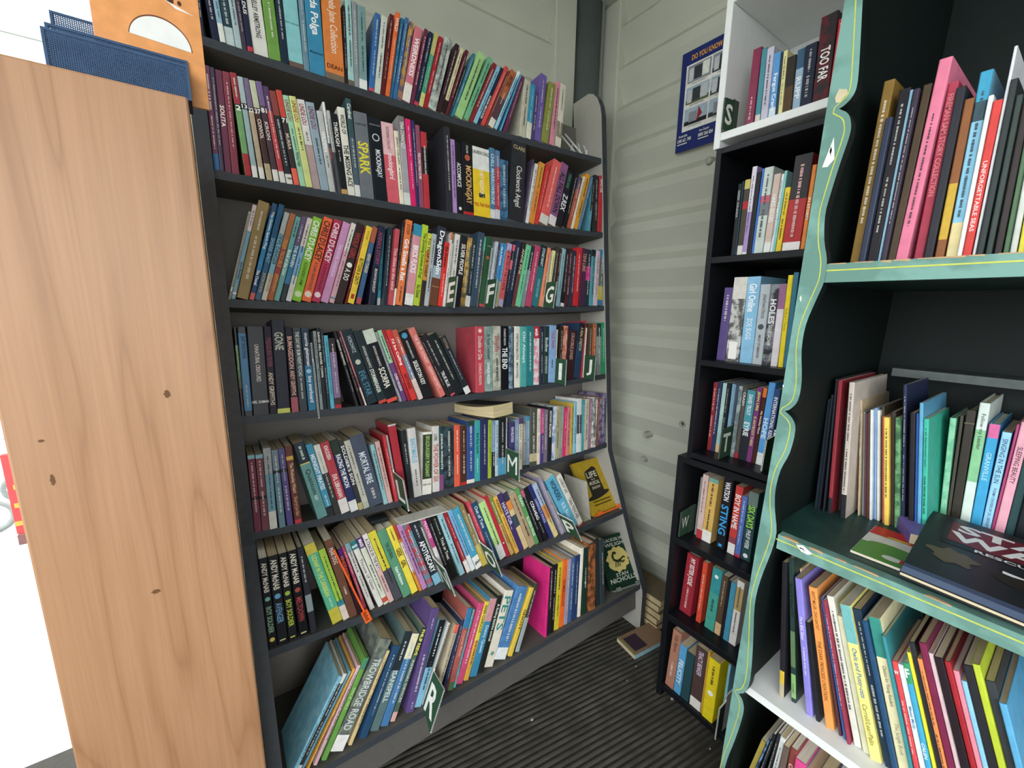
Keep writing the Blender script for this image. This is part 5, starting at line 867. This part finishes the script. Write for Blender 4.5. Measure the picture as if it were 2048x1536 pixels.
L = np.linalg.norm(A - B); W = .33
sw = flat_book('picture_book', 'large glossy black hardback overhanging the front edge of the green shelf', B, ex, ey, ez, W, L, .010, '26282c', '30322f', hard=True)
p = art()
rect(p, .0, W, 0, L * .07, 0); poly(p, [(.0, L * .07), (W, L * .07), (W, L * .13), (0, L * .11)], 5)
rect(p, .032, W, L * .62, L * .92, 1)
print_text(p, 'STAR', .115, L * .85, .15, L * .115, 2, 0, .05); print_text(p, 'WARS', .118, L * .71, .17, L * .13, 2, 0, .05)
rect(p, .025, W, L * .555, L * .61, 3); print_text(p, 'RESCUE MISSIONS', .15, L * .582, .24, L * .036, 2, 0, .03)
poly(p, [(.045 + .028 * math.cos(t) * (1 + .25 * math.sin(5 * t)), L * .40 + L * .09 * math.sin(t) * (1 + .2 * math.cos(7 * t))) for t in np.linspace(0, 6.2, 30)], 4); poly(p, ell(.24, L * .30, .035, L * .10, 16), 4); poly(p, ell(.245, L * .40, .018, L * .05, 14), 6); poly(p, [(.10, L * .45), (.30, L * .36), (.30, L * .34), (.10, L * .42)], 2)
poly(p, ell(.14, L * .36, .05, L * .07, 16), 7)
printed(sw, p, ['6c7c9c', '6c2430', 'e8e8e8', '14161a', '5c5242', '44506c', '9c8468', '2c2824'], .0102)

# ------------------------------------------------------------------ floor corner
for k, (c, lb) in enumerate((('a08c68', 'lowest'), ('b8a478', 'second lowest'), ('a8946c', 'middle'), ('c0ac80', 'second highest'), ('b09c70', 'topmost'))):
    off_ = (.0, .006, -.004, .008, .003)[k]
    flat_book('floor_paperback', '%s old paperback of the pile in the corner behind the black unit' % lb, (1.382, .80 + off_, .0004 + k * .0245), (-1, 0, 0), (0, 1, 0), (0, 0, 1), .125 - .004 * k, .19, .024, '6c5c48', '5c4c3c', 'd8c498')['group'] = 'pile of paperbacks in the corner'
B = onz(1268.8, 1319, .001); Cc = onz(1322, 1291, .001)
ex = unitv(Cc - B); ey = np.array([-ex[1], ex[0], 0])
r = flat_book('floor_paperback', 'brown paperback with a pale blue spine lying on the floor by black unit', B, ey, ex, (0, 0, 1), .09, .17, .016, '8c7058', '9cc4cc')
r.matrix_world = frameM(B, ey, ex * 1.0, (0, 0, 1)) if np.cross(ey, ex)[2] > 0 else frameM(B + ex * .17, ey, -ex, (0, 0, 1))
p = art(); rect(p, .012, .075, .095, .155, 0); rect(p, .0, .09, .158, .17, 1)
printed(r, p, ['3c2c3c', '8c8454'], .0164)
for k, (px_, py_, s) in enumerate(((1272, 1333, .003), (1254, 1361, .0025), (1344, 1398, .006), (1064, 1440, .005), (966, 1385, .004), (1420, 1498, .003), (766, 1525, .004))):
    P = onz(px_, py_, 0); e = [(P[0] + s * math.cos(t) * (1 + .4 * math.sin(3 * t + k)), P[1] + s * .7 * math.sin(t)) for t in np.linspace(0, 6.28, 8)[:-1]]
    V, F = prism(e, 'z', .0002, .001)
    tag(obj('paper_scrap', V, F, mat('c8c4b8', .8)), ('tiny white paper scrap on the matting under the floor paperback', 'tiny white paper scrap further left of the floor paperback', 'torn white paper scrap beside the foot of black unit', 'pale scrap of paper in the middle of the ribbed floor', 'small pale scrap on the floor in front of lowest shelf', 'white fleck on the floor at the lower end of black unit', 'white fleck on the floor at the photo\'s bottom left of matting')[k], 'scrap', 'paper scraps on the floor')
P = onz(844, 1456, 0); e = [(P[0] + math.cos(t) * rr, P[1] + math.sin(t) * rr) for t, rr in [(k * math.pi / 5 + .3, .011 if k % 2 == 0 else .0048) for k in range(10)]]
V, F = prism(e, 'z', .0002, .0012); tag(fixn(obj('confetti_star', V, F, mat('a8924c', .4, metal=.3))), 'small gold star confetti on the floor below the lowest shelf', 'confetti')

# ------------------------------------------------------------------ outdoors at the left
GZ = -.06
bl = empty('pale_building', (-3, 11, GZ)); tag(bl, 'pale overexposed building wall outside at the top left', 'building')
obj('wall', *box(-8, 5, 0, .3, 0, 5.5), mat('c8d0c4', .8), bl); obj('roof_edge', *box(-8.2, 5.2, -.4, .5, 5.51, 5.7), mat('d0d4d0', .6), bl)
for k in range(4): obj('window', *box(-7 + k * 3, -5.6 + k * 3, -.04, -.002, 1.4, 2.8), mat('b0bcc4', .2), bl)
P = hit(50, 1085, (0, 0, GZ), (0, 0, 1)); sgn = empty('red_signboard', (P[0], P[1], GZ)); tag(sgn, 'red and orange signboard standing outside beside the wooden cabinet', 'sign')
s = 1.05
obj('panel', *box(-.02, .5, 0, .03, .055, .49), mat('d83c3c', .5), sgn); [obj('foot', *box(q, q + .11, -.02, .05, 0, .054), mat('6a4a48', .6), sgn) for q in (-.015, .38)]
for k in range(3): obj('stripe', *box(-.018 + .01 * k, .46, -.003, -.0005, .10 + k * .1, .125 + k * .1), mat('ee8a3c', .5), sgn)
P = hit(8, 1062, (0, 0, GZ), (0, 0, 1)); sr = empty('pushchair', (P[0], P[1], GZ)); tag(sr, 'grey pushchair with patterned purple seat outside at the left edge', 'pushchair')
wm_ = mat('7c8480', .5); fm = mat('b8bcc0', .35)
def wheel(cx, cy, rr, nm='wheel'):
    V, F = [], []
    for i in range(28):
        t = 2 * math.pi * i / 28
        for j in range(8):
            q = 2 * math.pi * j / 8; V.append((cx + (rr - .014 + .014 * math.cos(q)) * math.cos(t), cy + .012 * math.sin(q), rr + (rr - .014 + .014 * math.cos(q)) * math.sin(t)))
    for i in range(28):
        for j in range(8): F.append((i * 8 + j, i * 8 + (j + 1) % 8, ((i + 1) % 28) * 8 + (j + 1) % 8, ((i + 1) % 28) * 8 + j))
    wo = obj(nm, V, F, wm_, sr, smooth=True)
    for k in range(8):
        t = k * math.pi / 4; V, F = tube([(cx, cy, rr), (cx + (rr - .02) * math.cos(t), cy, rr + (rr - .02) * math.sin(t))], .006, 6); obj('spoke', V, F, fm, wo)
    V, F = tube([(cx, cy - .015, rr), (cx, cy + .015, rr)], .02, 12); obj('hub', V, F, fm, wo)
for cx, cy in ((-.03, 0), (-.03, .45), (-.60, 0), (-.60, .45)): wheel(cx, cy, .095)
for cy in (0.0, .45):
    V, F = tube([(-.03, cy, .097), (-.30, cy, .50), (-.75, cy, 1.0)], .012, 8); obj('frame_tube', V, F, fm, sr)
    V, F = tube([(-.60, cy, .097), (-.30, cy, .55), (-.05, cy, .75)], .012, 8); obj('frame_tube', V, F, fm, sr)
V, F = tube([(-.75, 0, 1.0), (-.75, .45, 1.0)], .014, 8); obj('handle', V, F, fm, sr)
fab = mat('6a6890', .9, mot='d8d8e4', scale=18)
V, F = prism([(-.05, .42), (.03, .50), (.02, .60), (-.28, .62), (-.50, 1.02), (-.56, 1.0), (-.36, .50)], 'y', .02, .43); fixn(obj('seat', V, F, fab, sr))
V, F = prism(ell(-.30, .98, .28, .24, 14, 0, math.pi * 1.02), 'y', .02, .43); fixn(obj('hood', V, F, fab, sr))

# ------------------------------------------------------------------ the smallest paperbacks become one object
def join_small(keep=300):
    lst = []
    for o in C.objects:
        if o.parent is None and o.type == 'MESH' and o.name.split('.')[0] == 'paperback':
            co = o.data.vertices; t = max(v.co.x for v in co) * 2; h = max(v.co.z for v in co)
            P = np.array(o.matrix_basis.translation); c = AX.T @ (P - EYE); q = pix(P)
            vis = 1 if (-20 < q[0] < 2068 and q[1] < 1700) else .0
            lst.append((vis * t * h / max(c[2], .1) ** 2, o))
    lst.sort(key=lambda q: q[0], reverse=True)
    V, F, MI, ms, idx = [], [], [], [], {}
    for _, o in lst[keep:]:
        for q in [o] + list(o.children):
            M = o.matrix_basis; n = len(V)
            V += [tuple(M @ v.co) for v in q.data.vertices]
            mm = []
            for m in q.data.materials:
                if m.name not in idx: idx[m.name] = len(ms); ms.append(m)
                mm.append(idx[m.name])
            for f in q.data.polygons: F.append(tuple(n + i for i in f.vertices)); MI.append(mm[f.material_index])
        for q in list(o.children): bpy.data.objects.remove(q)
        bpy.data.objects.remove(o)
    if V:
        o = obj('small_paperbacks', V, F, ms, None, MI); o['kind'] = 'stuff'; tag(o, 'the many slimmest small paperbacks scattered along the grey and black shelves', 'books')
join_small()
